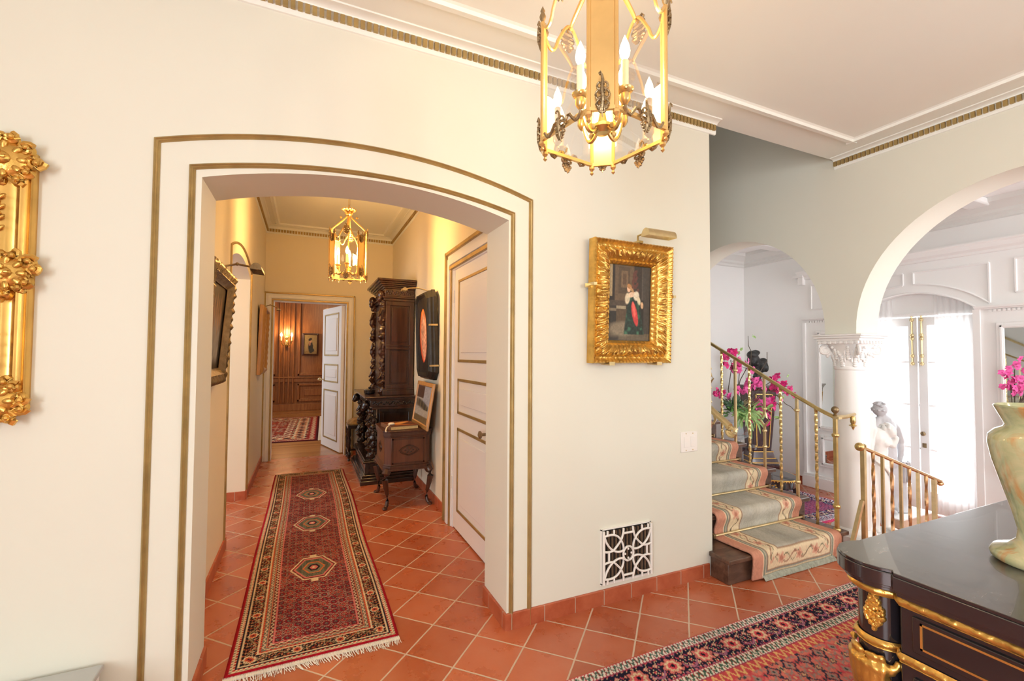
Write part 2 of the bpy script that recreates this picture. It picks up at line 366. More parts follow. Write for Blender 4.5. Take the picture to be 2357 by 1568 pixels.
# ------------------------------------------------------------------ room shell
D = 2.155; DB = 2.465; XA = 3.76; XB = 4.04; CZ = 2.955; LOW = -0.36; XF = 6.3
def arc(a0, a1, zs, za):
    """segmental arch height function through (a0,zs) (mid,za) (a1,zs)"""
    hw = (a1 - a0) / 2; rise = za - zs; R = (hw*hw + rise*rise) / (2*rise); c = (a0 + a1) / 2
    return lambda a: za - R + math.sqrt(max(0.0, R*R - (a - c)**2))
def semi(c, r, zc): return lambda a: zc + math.sqrt(max(0.0, r*r - (a - c)**2))
def wall_slab(name, ax, p0, p1, a0, a1, z0, z1, m, openings=(), seg=28):
    """ax 'y': slab between y=p0,p1 running along x; ax 'x': slab between x=p0,p1 running along y. openings: (lo,hi,fn,sill)"""
    mb = MB()
    def P(a, p, z): return (a, p, z) if ax == 'y' else (p, a, z)
    def quad(*q): mb.add(q, ((0, 1, 2, 3),))
    def col(x0, x1, b0, b1, t):
        for p in (p0, p1): quad(P(x0, p, b0), P(x1, p, b1), P(x1, p, t), P(x0, p, t))
        quad(P(x0, p0, b0), P(x0, p1, b0), P(x1, p1, b1), P(x1, p0, b1))
        quad(P(x0, p0, t), P(x0, p1, t), P(x1, p1, t), P(x1, p0, t))
    cur = a0
    quad(P(a0, p0, z0), P(a0, p1, z0), P(a0, p1, z1), P(a0, p0, z1)); quad(P(a1, p0, z0), P(a1, p1, z0), P(a1, p1, z1), P(a1, p0, z1))
    for lo, hi, fn, sill in sorted(openings):
        if lo > cur: col(cur, lo, z0, z0, z1)
        n = seg
        if sill > z0:
            for p in (p0, p1): quad(P(lo, p, z0), P(hi, p, z0), P(hi, p, sill), P(lo, p, sill))
            quad(P(lo, p0, sill), P(lo, p1, sill), P(hi, p1, sill), P(hi, p0, sill))
        for e in (lo, hi):
            nb = [q[2](e) for q in openings if q[2] is not fn and e in q[:2]]
            zb = min(nb[0], fn(e)) if nb else max(z0, sill); zt_ = max(nb[0], fn(e)) if nb else fn(e)
            quad(P(e, p0, zb), P(e, p1, zb), P(e, p1, zt_), P(e, p0, zt_))
        xs = [lo + (hi-lo)*(1-math.cos(PI*i/n))/2 for i in range(n+1)]
        for i in range(n): col(xs[i], xs[i+1], fn(xs[i]), fn(xs[i+1]), z1)
        cur = hi
    if cur < a1: col(cur, a1, z0, z0, z1)
    import bmesh
    o = mb.build(name, m, ang=30)
    b = bmesh.new(); b.from_mesh(o.data); bmesh.ops.remove_doubles(b, verts=b.verts, dist=1e-5); bmesh.ops.recalc_face_normals(b, faces=b.faces); b.to_mesh(o.data); b.free()
    shade(o.data, 30)
    o['kind'] = 'structure'; return o
flat = lambda z: (lambda a: z)
ARCH = arc(-0.395, 0.955, 2.108, 2.205)
wall_slab('wall_arch', 'y', D, DB, -2.6, 2.40, 0, 3.4, M['wall'], [(-0.395, 0.955, ARCH, 0)])
wall_slab('wall_arcade', 'x', XA, XB, -3.6, 5.0, LOW, 5.2, M['wall'],
          [(0.20, 2.03, semi(1.115, 0.915, 1.60), LOW), (2.03, 2.255, flat(1.577), LOW), (2.255, 4.02, semi(3.1375, 0.8825, 1.62), LOW)], seg=40)
wall_slab('wall_rear', 'y', -3.75, -3.6, -2.6, XB, 0, 3.2, M['wall'], [(1.9, 3.1, flat(2.5), 0.9)], seg=1)
wall_slab('wall_west', 'x', -2.7, -2.6, -3.6, D, 0, 3.2, M['wall'], [(-2.9, -1.1, flat(2.6), 0.4)], seg=1)
# hall
LARCH = arc(3.86, 5.06, 2.12, 2.22)
wall_slab('wall_hall_left', 'x', -0.80, -0.51, DB, 6.75, 0, 3.25, M['hallwall'], [(3.86, 5.06, LARCH, 0)])
wall_slab('wall_hall_right', 'x', 1.13, 1.28, DB, 6.75, 0, 3.25, M['hallwall'], [(2.60, 3.60, flat(2.12), 0)], seg=1)
wall_slab('wall_hall_end', 'y', 6.75, 6.90, -0.80, 1.28, 0, 3.25, M['hallwall'], [(-0.43, 0.515, flat(2.11), 0)], seg=1)
def slab(name, a, b, m): return struct(MB().box(a, b), name, m)
slab('ceiling', (-2.6, -3.6, CZ), (XA, 2.175, CZ + 0.22), M['ceil'])
slab('ceiling_hall', (-0.8, DB, 3.10), (1.28, 6.9, 3.25), M['ceil'])
struct(MB().box((-2.6, -3.6, -0.12), (XA + 0.02, 2.6, 0)).box((-2.6, 2.6, -0.12), (3.58, 6.82, 0)), 'floor', M['tile'])
slab('floor_sunken', (3.5, -3.0, LOW - 0.1), (7.4, 5.4, LOW), M['tile'])
slab('floor_end_room', (-3.0, 6.82, -0.12), (3.2, 12.6, 0.0), M['planks'])
struct(MB().box((XA+0.02, 0.2, LOW), (XA + 0.30, 2.03, -0.12)).box((XA+0.30, 0.2, LOW), (XA+0.60, 2.03, -0.24)), 'floor_steps_down', M['tile'])
# stairwell shell
wall_slab('wall_stair_left', 'x', 2.22, 2.39, DB, 5.0, 0, 5.2, M['grey_wall'])
slab('wall_stair_rear', (2.22, 5.0, 0), (XB, 5.15, 5.2), M['grey_wall'])
slab('wall_stair_front', (2.22, D + 0.02, CZ + 0.2), (XA, D + 0.15, 5.2), M['grey_wall'])
slab('ceiling_stair', (2.2, 2.1, 5.2), (XB, 5.15, 5.3), M['grey_wall'])
# left room beyond the hall arch
slab('wall_left_room_rear', (-3.3, 5.75, 0), (-0.8, 5.85, 3.2), M['white'])
slab('wall_left_room_front', (-3.3, DB, 0), (-0.8, DB + 0.1, 3.2), M['white'])
wall_slab('wall_left_room_west', 'x', -3.3, -3.2, DB, 5.8, 0, 3.2, M['white'], [(2.8, 4.3, flat(2.5), 0.6)], seg=1)
slab('ceiling_left_room', (-3.3, DB, 3.1), (-0.8, 5.8, 3.2), M['white'])
slab('floor_left_room', (-3.3, 2.6, -0.1), (-2.6, 5.8, 0), M['tile'])
# end room
slab('wall_end_room_rear', (-3.0, 12.5, 0), (3.2, 12.65, 3.2), M['panelwood'])
slab('wall_end_room_right', (3.1, 6.9, 0), (3.2, 12.6, 3.2), M['panelwood'])
wall_slab('wall_end_room_left', 'x', -3.1, -3.0, 6.9, 12.6, 0, 3.2, M['panelwood'], [(7.6, 9.6, flat(2.5), 0.8)], seg=1)
slab('wall_end_room_front_left', (-3.0, 6.9, 0), (-0.8, 7.0, 3.2), M['panelwood'])
slab('wall_end_room_front_right', (1.28, 6.9, 0), (3.2, 7.0, 3.2), M['panelwood'])
slab('ceiling_end_room', (-3.1, 6.85, 3.1), (3.2, 12.65, 3.2), M['ceil'])
# sunken room shell: far wall with arched door recess
RARCH = arc(2.28, 3.42, 1.93, 2.14)
wall_slab('wall_garden', 'x', XF, XF + 0.30, -3.0, 5.2, LOW, 3.3, M['white'], [(2.28, 3.42, RARCH, LOW)])
slab('wall_sunken_left', (XB, 5.0, LOW), (5.55, 5.12, 3.3), M['white'])
wall_slab('wall_sunken_left_arch', 'y', 5.0, 5.12, 5.55, XF, LOW, 3.3, M['white'])
wall_slab('wall_sunken_side', 'y', -2.75, -2.65, XB, XF + 0.3, LOW, 3.3, M['white'], [(4.3, 6.0, flat(2.4), 0.2)], seg=1)  # window opening added out of view for the fill light
slab('ceiling_sunken', (XB, -2.75, 3.0), (XF + 0.3, 5.12, 3.15), M['white'])
slab('ground_terrace', (6.6, -6, LOW - 0.12), (14, 10, LOW - 0.02), simple('pale_paving', (0.72, 0.70, 0.66), 0.8))

# ------------------------------------------------------------------ cornices, skirtings, trims
def run_profile(name, m, segs, prof, parent=None, kind='structure', ang=25):
    """prof = [(out, z)] swept along straight segments (p, q, outdir)"""
    mb = MB()
    for p, q, n in segs:
        path = [((p[0], p[1], 0), (n[0], n[1], 0), (0, 0, 1)), ((q[0], q[1], 0), (n[0], n[1], 0), (0, 0, 1))]
        mb.strip(path, prof)
    o = mb.build(name, m, parent, ang=ang)
    if parent is None: o['kind'] = kind
    return o
def cornice(name, segs, zb, zc, dentil=True, pitch=0.0288, m=None):
    """crown moulding: bead under the dentils, dentil row, large cove up to the ceiling"""
    s = zc - zb
    prof = [(0, zb - 0.022), (0.008, zb - 0.020), (0.012, zb - 0.010), (0.012, zb + 0.036), (0.022, zb + 0.038)]
    prof += [(0.022 + 0.040*(1-math.cos(a*PI/12)), zb + 0.040 + (s-0.046)*math.sin(a*PI/12)) for a in range(0, 7)]
    prof += [(0.068, zc + 0.01), (0, zc + 0.01)]
    o = run_profile(name, m or M['ceil'], segs, prof)
    mb = MB()
    for p, q, n in segs:
        L = math.hypot(q[0]-p[0], q[1]-p[1]); dx, dy = (q[0]-p[0])/L, (q[1]-p[1])/L; k = int(L/pitch)
        for i in range(k):
            s0 = i*pitch + 0.004; s1 = s0 + pitch*0.66
            a = (p[0]+dx*s0, p[1]+dy*s0); b = (p[0]+dx*s1, p[1]+dy*s1)
            xs = [a[0]+n[0]*0.010, b[0]+n[0]*0.028]; ys = [a[1]+n[1]*0.010, b[1]+n[1]*0.028]
            mb.box((min(xs), min(ys), zb), (max(xs), max(ys), zb + 0.034))
    mb.build('dentil_row', M['goldpaint'], o)
    return o
cornice('trim_1', [((-2.6, D), (2.45, D), (0, -1))], 2.893, CZ)
cornice('trim_2', [((XA, 2.16), (XA, -3.6), (-1, 0))], 2.893, CZ)
cornice('trim_3', [((-0.51, DB), (-0.51, 6.75), (1, 0)), ((-0.51, 6.75), (1.13, 6.75), (0, -1)), ((1.13, 6.75), (1.13, DB), (-1, 0))], 3.018, 3.10, pitch=0.034)
CP = [(0, 0.0), (0.0, -0.012), (0.012, -0.012), (0.016, -0.02), (0.045, -0.022), (0.05, -0.006), (0.062, 0.0)]
def ceil_band(name, segs, z, m):
    return run_profile(name, m, segs, [(a, z + b) for a, b in CP])
ceil_band('trim_4', [((-2.4, 1.94), (3.56, 1.94), (0, -1)), ((3.56, 1.94), (3.56, -3.4), (-1, 0))], CZ, M['ceil'])
ceil_band('trim_5', [((-0.40, DB+.1), (-0.40, 6.60), (1, 0)), ((-0.40, 6.60), (1.02, 6.60), (0, -1)), ((1.02, 6.60), (1.02, DB+.1), (-1, 0))], 3.10, M['ceil'])
def skirting(name, segs, h=0.082, t_=0.012, z0=0, m=None):
    return run_profile(name, m or M['basetile'], segs, [(0, z0), (t_, z0), (t_, z0 + h - 0.003), (t_-0.003, z0 + h), (0, z0 + h)])
skirting('baseboard_arch', [((-2.6, D), (-0.395, D), (0, -1)), ((0.955, D), (2.365, D), (0, -1)), ((0.955, D - 0.012), (0.955, DB), (-1, 0)), ((-0.395, D - 0.012), (-0.395, DB), (1, 0))])
skirting('baseboard_hall_left', [((-0.51, DB), (-0.51, 3.86), (1, 0)), ((-0.51, 5.06), (-0.51, 6.75), (1, 0)), ((-0.80, 5.06), (-0.51, 5.06), (0, -1))])
skirting('baseboard_hall_right', [((1.13, 3.83), (1.13, 6.75), (-1, 0))])
skirting('baseboard_hall_end', [((0.62, 6.75), (1.13, 6.75), (0, -1))])
skirting('baseboard_sunken', [((XF, 4.06), (XF, 5.0), (-1, 0)), ((XB, 5.0), (XF, 5.0), (0, -1))], 0.11, 0.014, LOW)
skirting('baseboard_stair', [((XA, 2.16), (XA, 0.2), (-1, 0))][:0] or [((2.39, DB), (2.39, 2.47), (1, 0))])
# gold-beaded lines round the big arch, the hall arch
def arch_line(name, a0, a1, zs, za, p, ax='y', z0=0.0, r=0.011, sgn=-1):
    fn = arc(a0, a1, zs, za); pts = [(a0, z0)] + [(a0, z0 + (zs-z0)*i/8) for i in range(1, 8)]
    pts += [(a0 + (a1-a0)*i/36, fn(a0 + (a1-a0)*i/36)) for i in range(37)] + [(a1, zs - (zs-z0)*i/8) for i in range(1, 9)]
    mb = MB(); c = ((a0+a1)/2, zs*0.55)
    def P(a, z, d): return (a, p + sgn*d, z) if ax == 'y' else (p - sgn*d*-1*-1, a, z)
    frames = []
    for i, (a, z) in enumerate(pts):
        i0, i1 = max(0, i-1), min(len(pts)-1, i+1)
        t1 = Vector((pts[i][0]-pts[i0][0], pts[i][1]-pts[i0][1])); t2 = Vector((pts[i1][0]-pts[i][0], pts[i1][1]-pts[i][1]))
        if t1.length < 1e-9: t1 = t2
        if t2.length < 1e-9: t2 = t1
        t1.normalize(); t2.normalize(); n1 = Vector((-t1.y, t1.x)); n2 = Vector((-t2.y, t2.x)); n = (n1 + n2); n.normalize(); n = n / max(0.35, n.dot(n1))
        if ax == 'y': frames.append(((a, p, z), (n.x, 0, n.y), (0, sgn, 0)))
        else: frames.append(((p, a, z), (0, n.x, n.y), (-sgn, 0, 0)))
    prof = [(-r, -0.002), (-r, 0.004), (-r*0.55, 0.010), (-r*0.15, 0.006), (0.0, 0.007), (r*0.35, 0.013), (r*0.8, 0.010), (r, 0.003), (r, -0.002)]
    mb.strip(frames, prof)
    o = mb.build(name, M['goldpaint'], ang=50); o['kind'] = 'structure'; return o
arch_line('trim_6', -0.543, 1.083, 2.228, 2.352, D)
arch_line('trim_7', -0.427, 0.978, 2.143, 2.228, D)
arch_line('trim_8', 3.795, 5.125, 2.185, 2.300, -0.51, 'x', r=0.010)
# door casings
def casing(name, ax, p, a0, a1, z1, w_, out, z0=0.0, sgn=-1):
    """flat casing with raised gold outer and inner edges; a0,a1,z1 = opening"""
    def B(mb, u0, u1, v0, v1, d0, d1):
        if ax == 'y': mb.box((u0, min(p+sgn*d0, p+sgn*d1), v0), (u1, max(p+sgn*d0, p+sgn*d1), v1))
        else: mb.box((min(p+sgn*d0, p+sgn*d1), u0, v0), (max(p+sgn*d0, p+sgn*d1), u1, v1))
    body = MB(); g = MB()
    for s_, e in ((-1, a0), (1, a1)):
        lo, hi = sorted((e, e + s_*w_)); B(body, lo, hi, z0, z1 + w_, 0, out*0.6)
        lo, hi = sorted((e + s_*w_*0.30, e + s_*w_*0.62)); B(body, lo, hi, z0, z1 + w_*0.62, 0, out*0.9)
    B(body, a0, a1, z1, z1 + w_, 0, out*0.6); B(body, a0 - w_*0.3, a1 + w_*0.3, z1 + w_*0.3, z1 + w_*0.62, 0, out*0.9)
    o = struct(body, name, M['white'], 0.003)
    gw = w_*0.17
    for s_, e in ((-1, a0), (1, a1)):
        for q, top in ((w_ - gw, z1 + w_), (0.06*w_, z1 + w_*0.06 + gw)):
            lo, hi = sorted((e + s_*q, e + s_*(q + gw))); B(g, lo, hi, z0, top, 0, out if q > 0.02 else out*.8)
    for q in (w_ - gw, 0.06*w_): B(g, a0 - q - gw, a1 + q + gw, z1 + q, z1 + q + gw, 0, out)
    g.build('gold_edge', M['goldpaint'], o, 0.003); return o
casing('trim_9', 'x', 1.13, 2.61, 3.62, 2.10, 0.175, 0.055)
casing('trim_10', 'y', 6.75, -0.40, 0.50, 2.10, 0.115, 0.045)
struct(MB().box((-0.43, 6.75, 0), (-0.40, 6.90, 2.11)).box((0.50, 6.75, 0), (0.515, 6.90, 2.11)).box((-0.43, 6.75, 2.10), (0.515, 6.90, 2.11)), 'trim_11', M['white'])
# sunken room wall dressing: dentilled rail, upper panels, crown, ceiling beams
PR = [(0, 0), (0.02, 0.002), (0.03, 0.012), (0.05, 0.018), (0.055, 0.035), (0, 0.04)]
o = run_profile('trim_12', M['white'], [((XF, 2.28), (XF, -2.6), (-1, 0)), ((XF, 4.06), (XF, 3.42), (-1, 0))], [(a, 1.895 + b) for a, b in PR])
mb = MB()
for y0, y1 in ((-0.6, 2.22), (3.5, 4.02)):
    k = int((y1-y0)/0.034)
    for i in range(k): mb.box((XF - 0.020, y0 + i*0.034, 1.868), (XF, y0 + i*0.034 + 0.02, 1.893))
mb.build('dentil_row', M['white'], o)
run_profile('trim_13', M['white'], [((XF, 4.10), (XF, -2.6), (-1, 0))], [(0, 2.47), (0.02, 2.475), (0.03, 2.50), (0.07, 2.52), (0.09, 2.56), (0.11, 2.575), (0.11, 2.59), (0, 2.60)])
run_profile('trim_14', M['grey_wall'], [((XF, 5.0), (XF, -2.6), (-1, 0)), ((XB, 5.0), (XF, 5.0), (0, -1))], [(0, 2.80), (0.02, 2.81), (0.02, 2.84), (0.05, 2.86), (0.055, 2.89), (0.10, 2.93), (0.16, 2.95), (0.17, 3.0), (0, 3.01)])
mb = MB()
for y in (4.3, 2.2, 0.1): mb.box((XB, y - 0.09, 2.93), (XF, y + 0.09, 3.0))
for x in (5.75, 4.35): mb.box((x - 0.09, -2.6, 2.94), (x + 0.09, 5.0, 3.0))
struct(mb, 'trim_15', M['white'], 0.015)
def panel_frame(mb, x, pts, r=0.012):
    n = len(pts)
    for i in range(n):
        a, b = pts[i], pts[(i+1) % n]
        mb.tube([(x, a[0], a[1]), (x, b[0], b[1])], r, 6)
mb = MB()
panel_frame(mb, XF - 0.004, [(1.98, 2.05), (0.9, 2.05), (0.9, 2.38), (1.98, 2.38)])
panel_frame(mb, XF - 0.004, [(0.75, 2.05), (-0.4, 2.05), (-0.4, 2.38), (0.75, 2.38)])
RA2 = arc(2.16, 3.54, 1.95, 2.235)
lo = [(2.17 + (2.80-2.17)*i/10, RA2(2.17 + (2.80-2.17)*i/10)) for i in range(11)]
panel_frame(mb, XF - 0.004, lo + [(2.80, 2.37), (2.17, 2.37)])
lo = [(2.90 + (3.53-2.90)*i/10, RA2(2.90 + (3.53-2.90)*i/10)) for i in range(11)]
panel_frame(mb, XF - 0.004, lo + [(3.53, 2.37), (2.90, 2.37)])
panel_frame(mb, XF - 0.004, [(3.64, 2.05), (3.95, 2.05), (3.95, 2.38), (3.64, 2.38)])
struct(mb, 'trim_16', M['white'])
mb = MB(); RE = arc(2.28, 3.42, 1.93, 2.14)
mb.tube([(XF - 0.003, 2.28 + 1.14*i/30, RE(2.28 + 1.14*i/30)) for i in range(31)], 0.010, 6)
for y in (2.27, 3.43): mb.box((XF - 0.02, y - 0.03, LOW), (XF, y + 0.03, 1.90))
for y in (4.045, 3.46): mb.box((XF - 0.03, y - 0.02, LOW), (XF, y + 0.02, 1.87))
struct(mb, 'trim_17', M['white'], 0.003)
# pilaster capping at the left end of the panelled stretch
struct(MB().box((XF - 0.06, 4.03, 2.40), (XF, 4.10, 2.50)).box((XF - 0.08, 4.02, 2.50), (XF, 4.16, 2.54)).box((XF - 0.05, 3.46, LOW), (XF, 4.08, LOW + 0.15)).box((XF - 0.035, 3.46, LOW + 0.15), (XF, 4.07, LOW + 0.18)), 'trim_18', M['white'], 0.004)
# mirrored panels set in the panelling
def wall_mirror_panel(y0, y1, z0, z1, label, group=None):
    e = empty('mirror_panel', (XF, (y0+y1)/2, z0), label, 'mirror', group)
    L = local(e); f = MB(); b = 0.055
    for a in ((y0-b, y0, z0-b, z1+b), (y1, y1+b, z0-b, z1+b), (y0, y1, z0-b, z0), (y0, y1, z1, z1+b)):
        f.box((XF - 0.022, a[0], a[2]), (XF - 0.001, a[1], a[3]))
    for a in ((y0-b*.5, y0-b*.15, z0-b*.5, z1+b*.5), (y1+b*.15, y1+b*.5, z0-b*.5, z1+b*.5), (y0-b*.5, y1+b*.5, z0-b*.5, z0-b*.15), (y0-b*.5, y1+b*.5, z1+b*.15, z1+b*.5)):
        f.box((XF - 0.032, a[0], a[2]), (XF - 0.001, a[1], a[3]))
    f.build('frame', M['white'], e, 0.003, off=L)
    MB().box((XF - 0.010, y0, z0), (XF - 0.004, y1, z1)).build('mirror_glass', M['mirror'], e, 0.0, off=L)
wall_mirror_panel(3.60, 3.83, 0.48, 1.70, 'tall narrow mirror framed in white between stair railing and column', 'mirrors in the white panelling')
wall_mirror_panel(3.60, 3.80, 0.0, 0.30, 'small low mirror in white panelling beneath the tall narrow mirror', 'mirrors in the white panelling')
wall_mirror_panel(1.50, 2.07, 0.30, 1.70, 'large mirror behind the stone vase reflecting pink orchids', 'mirrors in the white panelling')
# French doors in the recess
wd = struct(MB().box((6.461, 2.279, 1.88), (6.541, 3.421, 2.20)).box((6.46, 2.28, LOW), (6.54, 2.34, 1.9)).box((6.46, 3.36, LOW), (6.54, 3.42, 1.9)).box((6.42, 2.28, 1.885), (6.47, 3.42, 1.915)), 'window_1', M['white'], 0.004)
for s_, y0, y1 in ((0, 2.34, 2.845), (1, 2.855, 3.36)):
    lf = struct(MB().box((6.47, y0, LOW + .01), (6.52, y0 + 0.085, 1.87)).box((6.47, y1 - 0.085, LOW + .01), (6.52, y1, 1.87)).box((6.4715, y0+.01, 1.77), (6.5185, y1-.01, 1.868)).box((6.4715, y0+.01, LOW + .012), (6.5185, y1-.01, LOW + 0.24))
                .box((6.48, y0, 1.335), (6.51, y1, 1.36)).box((6.48, y0, 0.84), (6.51, y1, 0.865)).box((6.48, y0, 0.34), (6.51, y1, 0.365)), 'door_%d' % (s_ + 3), M['white'], 0.004)
    MB().box((6.492, y0 + .08, LOW + .2), (6.497, y1 - .08, 1.8)).build('glass_pane', M['glass'], lf)
    yb = 2.805 if s_ == 0 else 2.895
    b = MB().tube([(6.455, yb, 1.32), (6.455, yb, 1.90)], 0.010, 8)
    for z in (1.33, 1.42, 1.62, 1.66, 1.84): b.lathe([(0.010, -0.02), (0.02, -0.008), (0.02, 0.008), (0.010, 0.02)], (6.455, yb, z), 10)
    b.build('bolt', M['brass_pale'], lf)
    if s_ == 0:
        MB().ball((6.44, yb, 0.53), (0.022, 0.026, 0.026)).tube([(6.44, yb, .53), (6.47, yb, .53)], 0.01).box((6.462, yb - 0.018, 0.37), (6.47, yb + 0.018, 0.42)).build('knob', M['bronze'], lf)
def curtain(y0, y1, label):
    h, w_ = 24, 90; u = np.linspace(0, 1, w_); v = np.linspace(0, 1, h); U, V = np.meshgrid(u, v)
    Y = y0 + (y1-y0)*U; X = 6.40 + 0.018*np.sin(U*PI*2*((y1-y0)/0.055)) * (0.6 + 0.4*V)
    top = np.vectorize(RARCH)(np.clip(Y, 2.285, 3.415)) - 0.02
    Z = LOW + 0.02 + (top - LOW - 0.02)*(1-V)
    o = grid('sheer_curtain', np.stack([X, Y, Z], -1), np.ones((h, w_, 3)), M['sheer'])
    tag(o, label, 'curtain', 'sheer curtains at the garden door')
curtain(2.30, 2.66, 'sheer white curtain at the glazed doors, side toward large mirror')
curtain(3.06, 3.40, 'sheer white curtain at the glazed doors, side behind round column')
# hall doors
def panel_door(name, W, H, T, rows, mirror_side=False):
    """door leaf in local coords: x 0..W, y 0..T (front face at y=0), z 0..H"""
    body = MB().box((0, 0, 0), (W, T, H)); g = MB()
    st = 0.105
    for z0, z1 in rows:
        for face, yy, s_ in ((0, 0.0, -1), (1, T, 1)):
            y_a, y_b = sorted((yy, yy + s_*0.007))
            for (a, b, c, d) in ((st, W-st, z0, z0+0.022), (st, W-st, z1-0.022, z1), (st, st+0.022, z0, z1), (W-st-0.022, W-st, z0, z1)):
                g.box((a, y_a, c), (b, y_b, d))
            y_a, y_b = sorted((yy, yy + s_*0.008))
            body.box((st+0.075, y_a, z0+0.075), (W-st-0.075, y_b, z1-0.075))
    return body, g
b, g = panel_door('door', 0.96, 2.09, 0.045, [(0.15, 0.81), (0.92, 1.20), (1.33, 1.99)])
def door_obj(name, b, g, loc, rz):
    o = b.build(name, M['white'], None, 0.004); o.location = loc; o.rotation_euler = (0, 0, rz); o['kind'] = 'structure'
    g.build('gold_moulding', M['goldpaint'], o, 0.003); return o
# right hall door closed: local x -> +y (rz=90deg), local front face (y=0) -> faces +x ; thickness goes to -x
d1 = door_obj('door_1', b, g, (1.155, 2.63, 0.012), PI/2)
MB().lathe([(0.0, -0.0), (0.022, 0.002), (0.022, 0.006), (0.010, 0.012), (0.010, 0.04), (0.026, 0.05), (0.026, 0.06), (0.0, 0.072)], (0.20, 0.045, 0.86), 14, axis=Matrix.Rotation(-PI/2, 3, 'X')).build('door_knob', M['bronze'], d1)
h = MB()
for z in (0.30, 1.82): h.box((0.965, 0.043, z), (0.985, 0.056, z + 0.10))
h.build('hinge', M['plastic'], d1)
struct(MB().box((1.105, 3.60, 0), (1.15, 3.625, 2.10)).box((1.13, 2.60, 2.10), (1.28, 3.62, 2.12)).box((1.17, 2.60, 0), (1.28, 3.60, 2.12)), 'trim_19', M['white'], 0.002)
b, g = panel_door('door', 0.82, 2.08, 0.045, [(0.13, 0.86), (0.97, 1.24), (1.36, 1.99)])
ang = math.atan2(7.576-6.905, 0.283-0.47)
d2 = door_obj('door_2', b, g, (0.492, 6.865, 0.012), ang)
k = MB()
for y_, s_ in ((0.0, -1), (0.045, 1)):
    k.tube([(0.76, y_, 1.0), (0.76, y_ + s_*0.04, 1.0)], 0.009); k.ball((0.76, y_ + s_*0.055, 1.0), 0.026)
k.build('door_knob', M['brass_pale'], d2)
# end-room panelling
mb = MB(); Y0 = 12.5
def pf(mb, x0, x1, z0, z1, w_=0.05, d=0.05):
    for a in ((x0, x0+w_, z0, z1), (x1-w_, x1, z0, z1), (x0, x1, z0, z0+w_), (x0, x1, z1-w_, z1)): mb.box((a[0], Y0 - d, a[2]), (a[1], Y0, a[3]))
    for a in ((x0+w_, x0+w_+.02, z0+w_, z1-w_), (x1-w_-.02, x1-w_, z0+w_, z1-w_), (x0+w_, x1-w_, z0+w_, z0+w_+.02), (x0+w_, x1-w_, z1-w_-.02, z1-w_)): mb.box((a[0], Y0 - d*0.5, a[2]), (a[1], Y0, a[3]))
for x0, x1 in ((-2.6, -1.75), (-1.6, -0.68), (-0.19, 0.98), (1.25, 2.3)):
    pf(mb, x0, x1, 0.86, 2.85); pf(mb, x0, x1, 0.22, 0.66)
    mb.box((x0+.16, Y0-.03, .36), (x1-.16, Y0, .52))
for x in (-0.60, -0.50, -0.40, -0.30): mb.box((x-0.012, Y0-.07, .2), (x+0.030, Y0, 2.9))
mb.box((-3, Y0-.06, 0), (3.1, Y0, 0.16)).box((-3, Y0-.045, 0.70), (3.1, Y0, 0.80)).box((-3, Y0-.08, 0.80), (3.1, Y0, 0.83))
struct(mb, 'trim_20', M['panelwood'], 0.008)
# ------------------------------------------------------------------ round column with foliate capital
cx, cy = 3.885, 2.142
e = empty('column', (cx, cy, 0), 'white round column with carved foliate capital between the two arches', 'column', kind='structure')
L = local(e)
MB().lathe([(0.112, 0.10), (0.116, 0.5), (0.112, 0.9), (0.100, 1.30), (0.106, 1.305), (0.108, 1.318), (0.104, 1.33)], (cx, cy, 0), 40).build('shaft', M['white'], e, off=L)
MB().box((cx-.15, cy-.13, LOW), (cx+.15, cy+.13, 0.0)).box((cx-.145, cy-.125, 0.0), (cx+.145, cy+.125, 0.05)).lathe([(0.14, 0.05), (0.145, 0.065), (0.14, 0.082), (0.118, 0.10)], (cx, cy, 0), 32).build('base', M['white'], e, 0.004, off=L)
cp = MB(); z0 = 1.33
cp.lathe([(0.100, z0), (0.102, z0+0.05), (0.112, z0+0.10), (0.135, z0+0.15), (0.15, z0+0.175)], (cx, cy, 0), 32)
for ring, (n_, zb, hh, rr, wd_) in enumerate(((8, z0+.005, 0.085, 0.103, 0.036), (8, z0+.06, 0.085, 0.112, 0.034))):
    for i in range(n_):
        a = 2*PI*(i + 0.5*ring)/n_
        for k_ in range(6):
            f_ = k_/5; r_ = rr + 0.022*f_**2 + (0.012 if k_ == 5 else 0)
            cp.ball((cx + r_*math.cos(a), cy + r_*math.sin(a), zb + hh*f_), (0.011, wd_*0.5*(1-0.35*f_), 0.012), 8, 5, Matrix.Rotation(a, 3, 'Z'))
        for s_ in (-1, 1):
            aa = a + s_*0.20; cp.ball((cx + (rr+.006)*math.cos(aa), cy + (rr+.006)*math.sin(aa), zb + hh*.55), (0.008, 0.009, 0.022), 6, 5, Matrix.Rotation(aa, 3, 'Z'))
for i in range(4):     # corner volutes
    a = PI/4 + i*PI/2; dx, dy = math.cos(a), math.sin(a); pts = []
    for k_ in range(26):
        t_ = k_/25; th = -PI/2 + t_*PI*3.6; rr = 0.036*(1 - 0.8*t_)
        pts.append((cx + dx*(0.165 + rr*math.cos(th)*1), cy + dy*(0.165 + rr*math.cos(th)), z0 + 0.125 + 0.0 + rr*math.sin(th)*-1))
    st = [(cx + dx*(0.10 + .012*q), cy + dy*(0.10 + .012*q), z0 + 0.05 + 0.028*q - 0.0022*q*q) for q in range(5)]
    cp.tube(st + pts, 0.0125, 7)
    cp.lathe([(0.0, -0.014), (0.012, -0.012), (0.012, 0.012), (0.0, 0.014)], (cx + dx*0.165, cy + dy*0.165, z0+.125), 10, axis=Matrix.Rotation(a, 3, 'Z') @ Matrix.Rotation(PI/2, 3, 'X'))
    cp.ball((cx + dx*0.150, cy + dy*0.150, z0 + .078), 0.014, 8, 5)
cp.build('capital', M['white'], e, off=L)
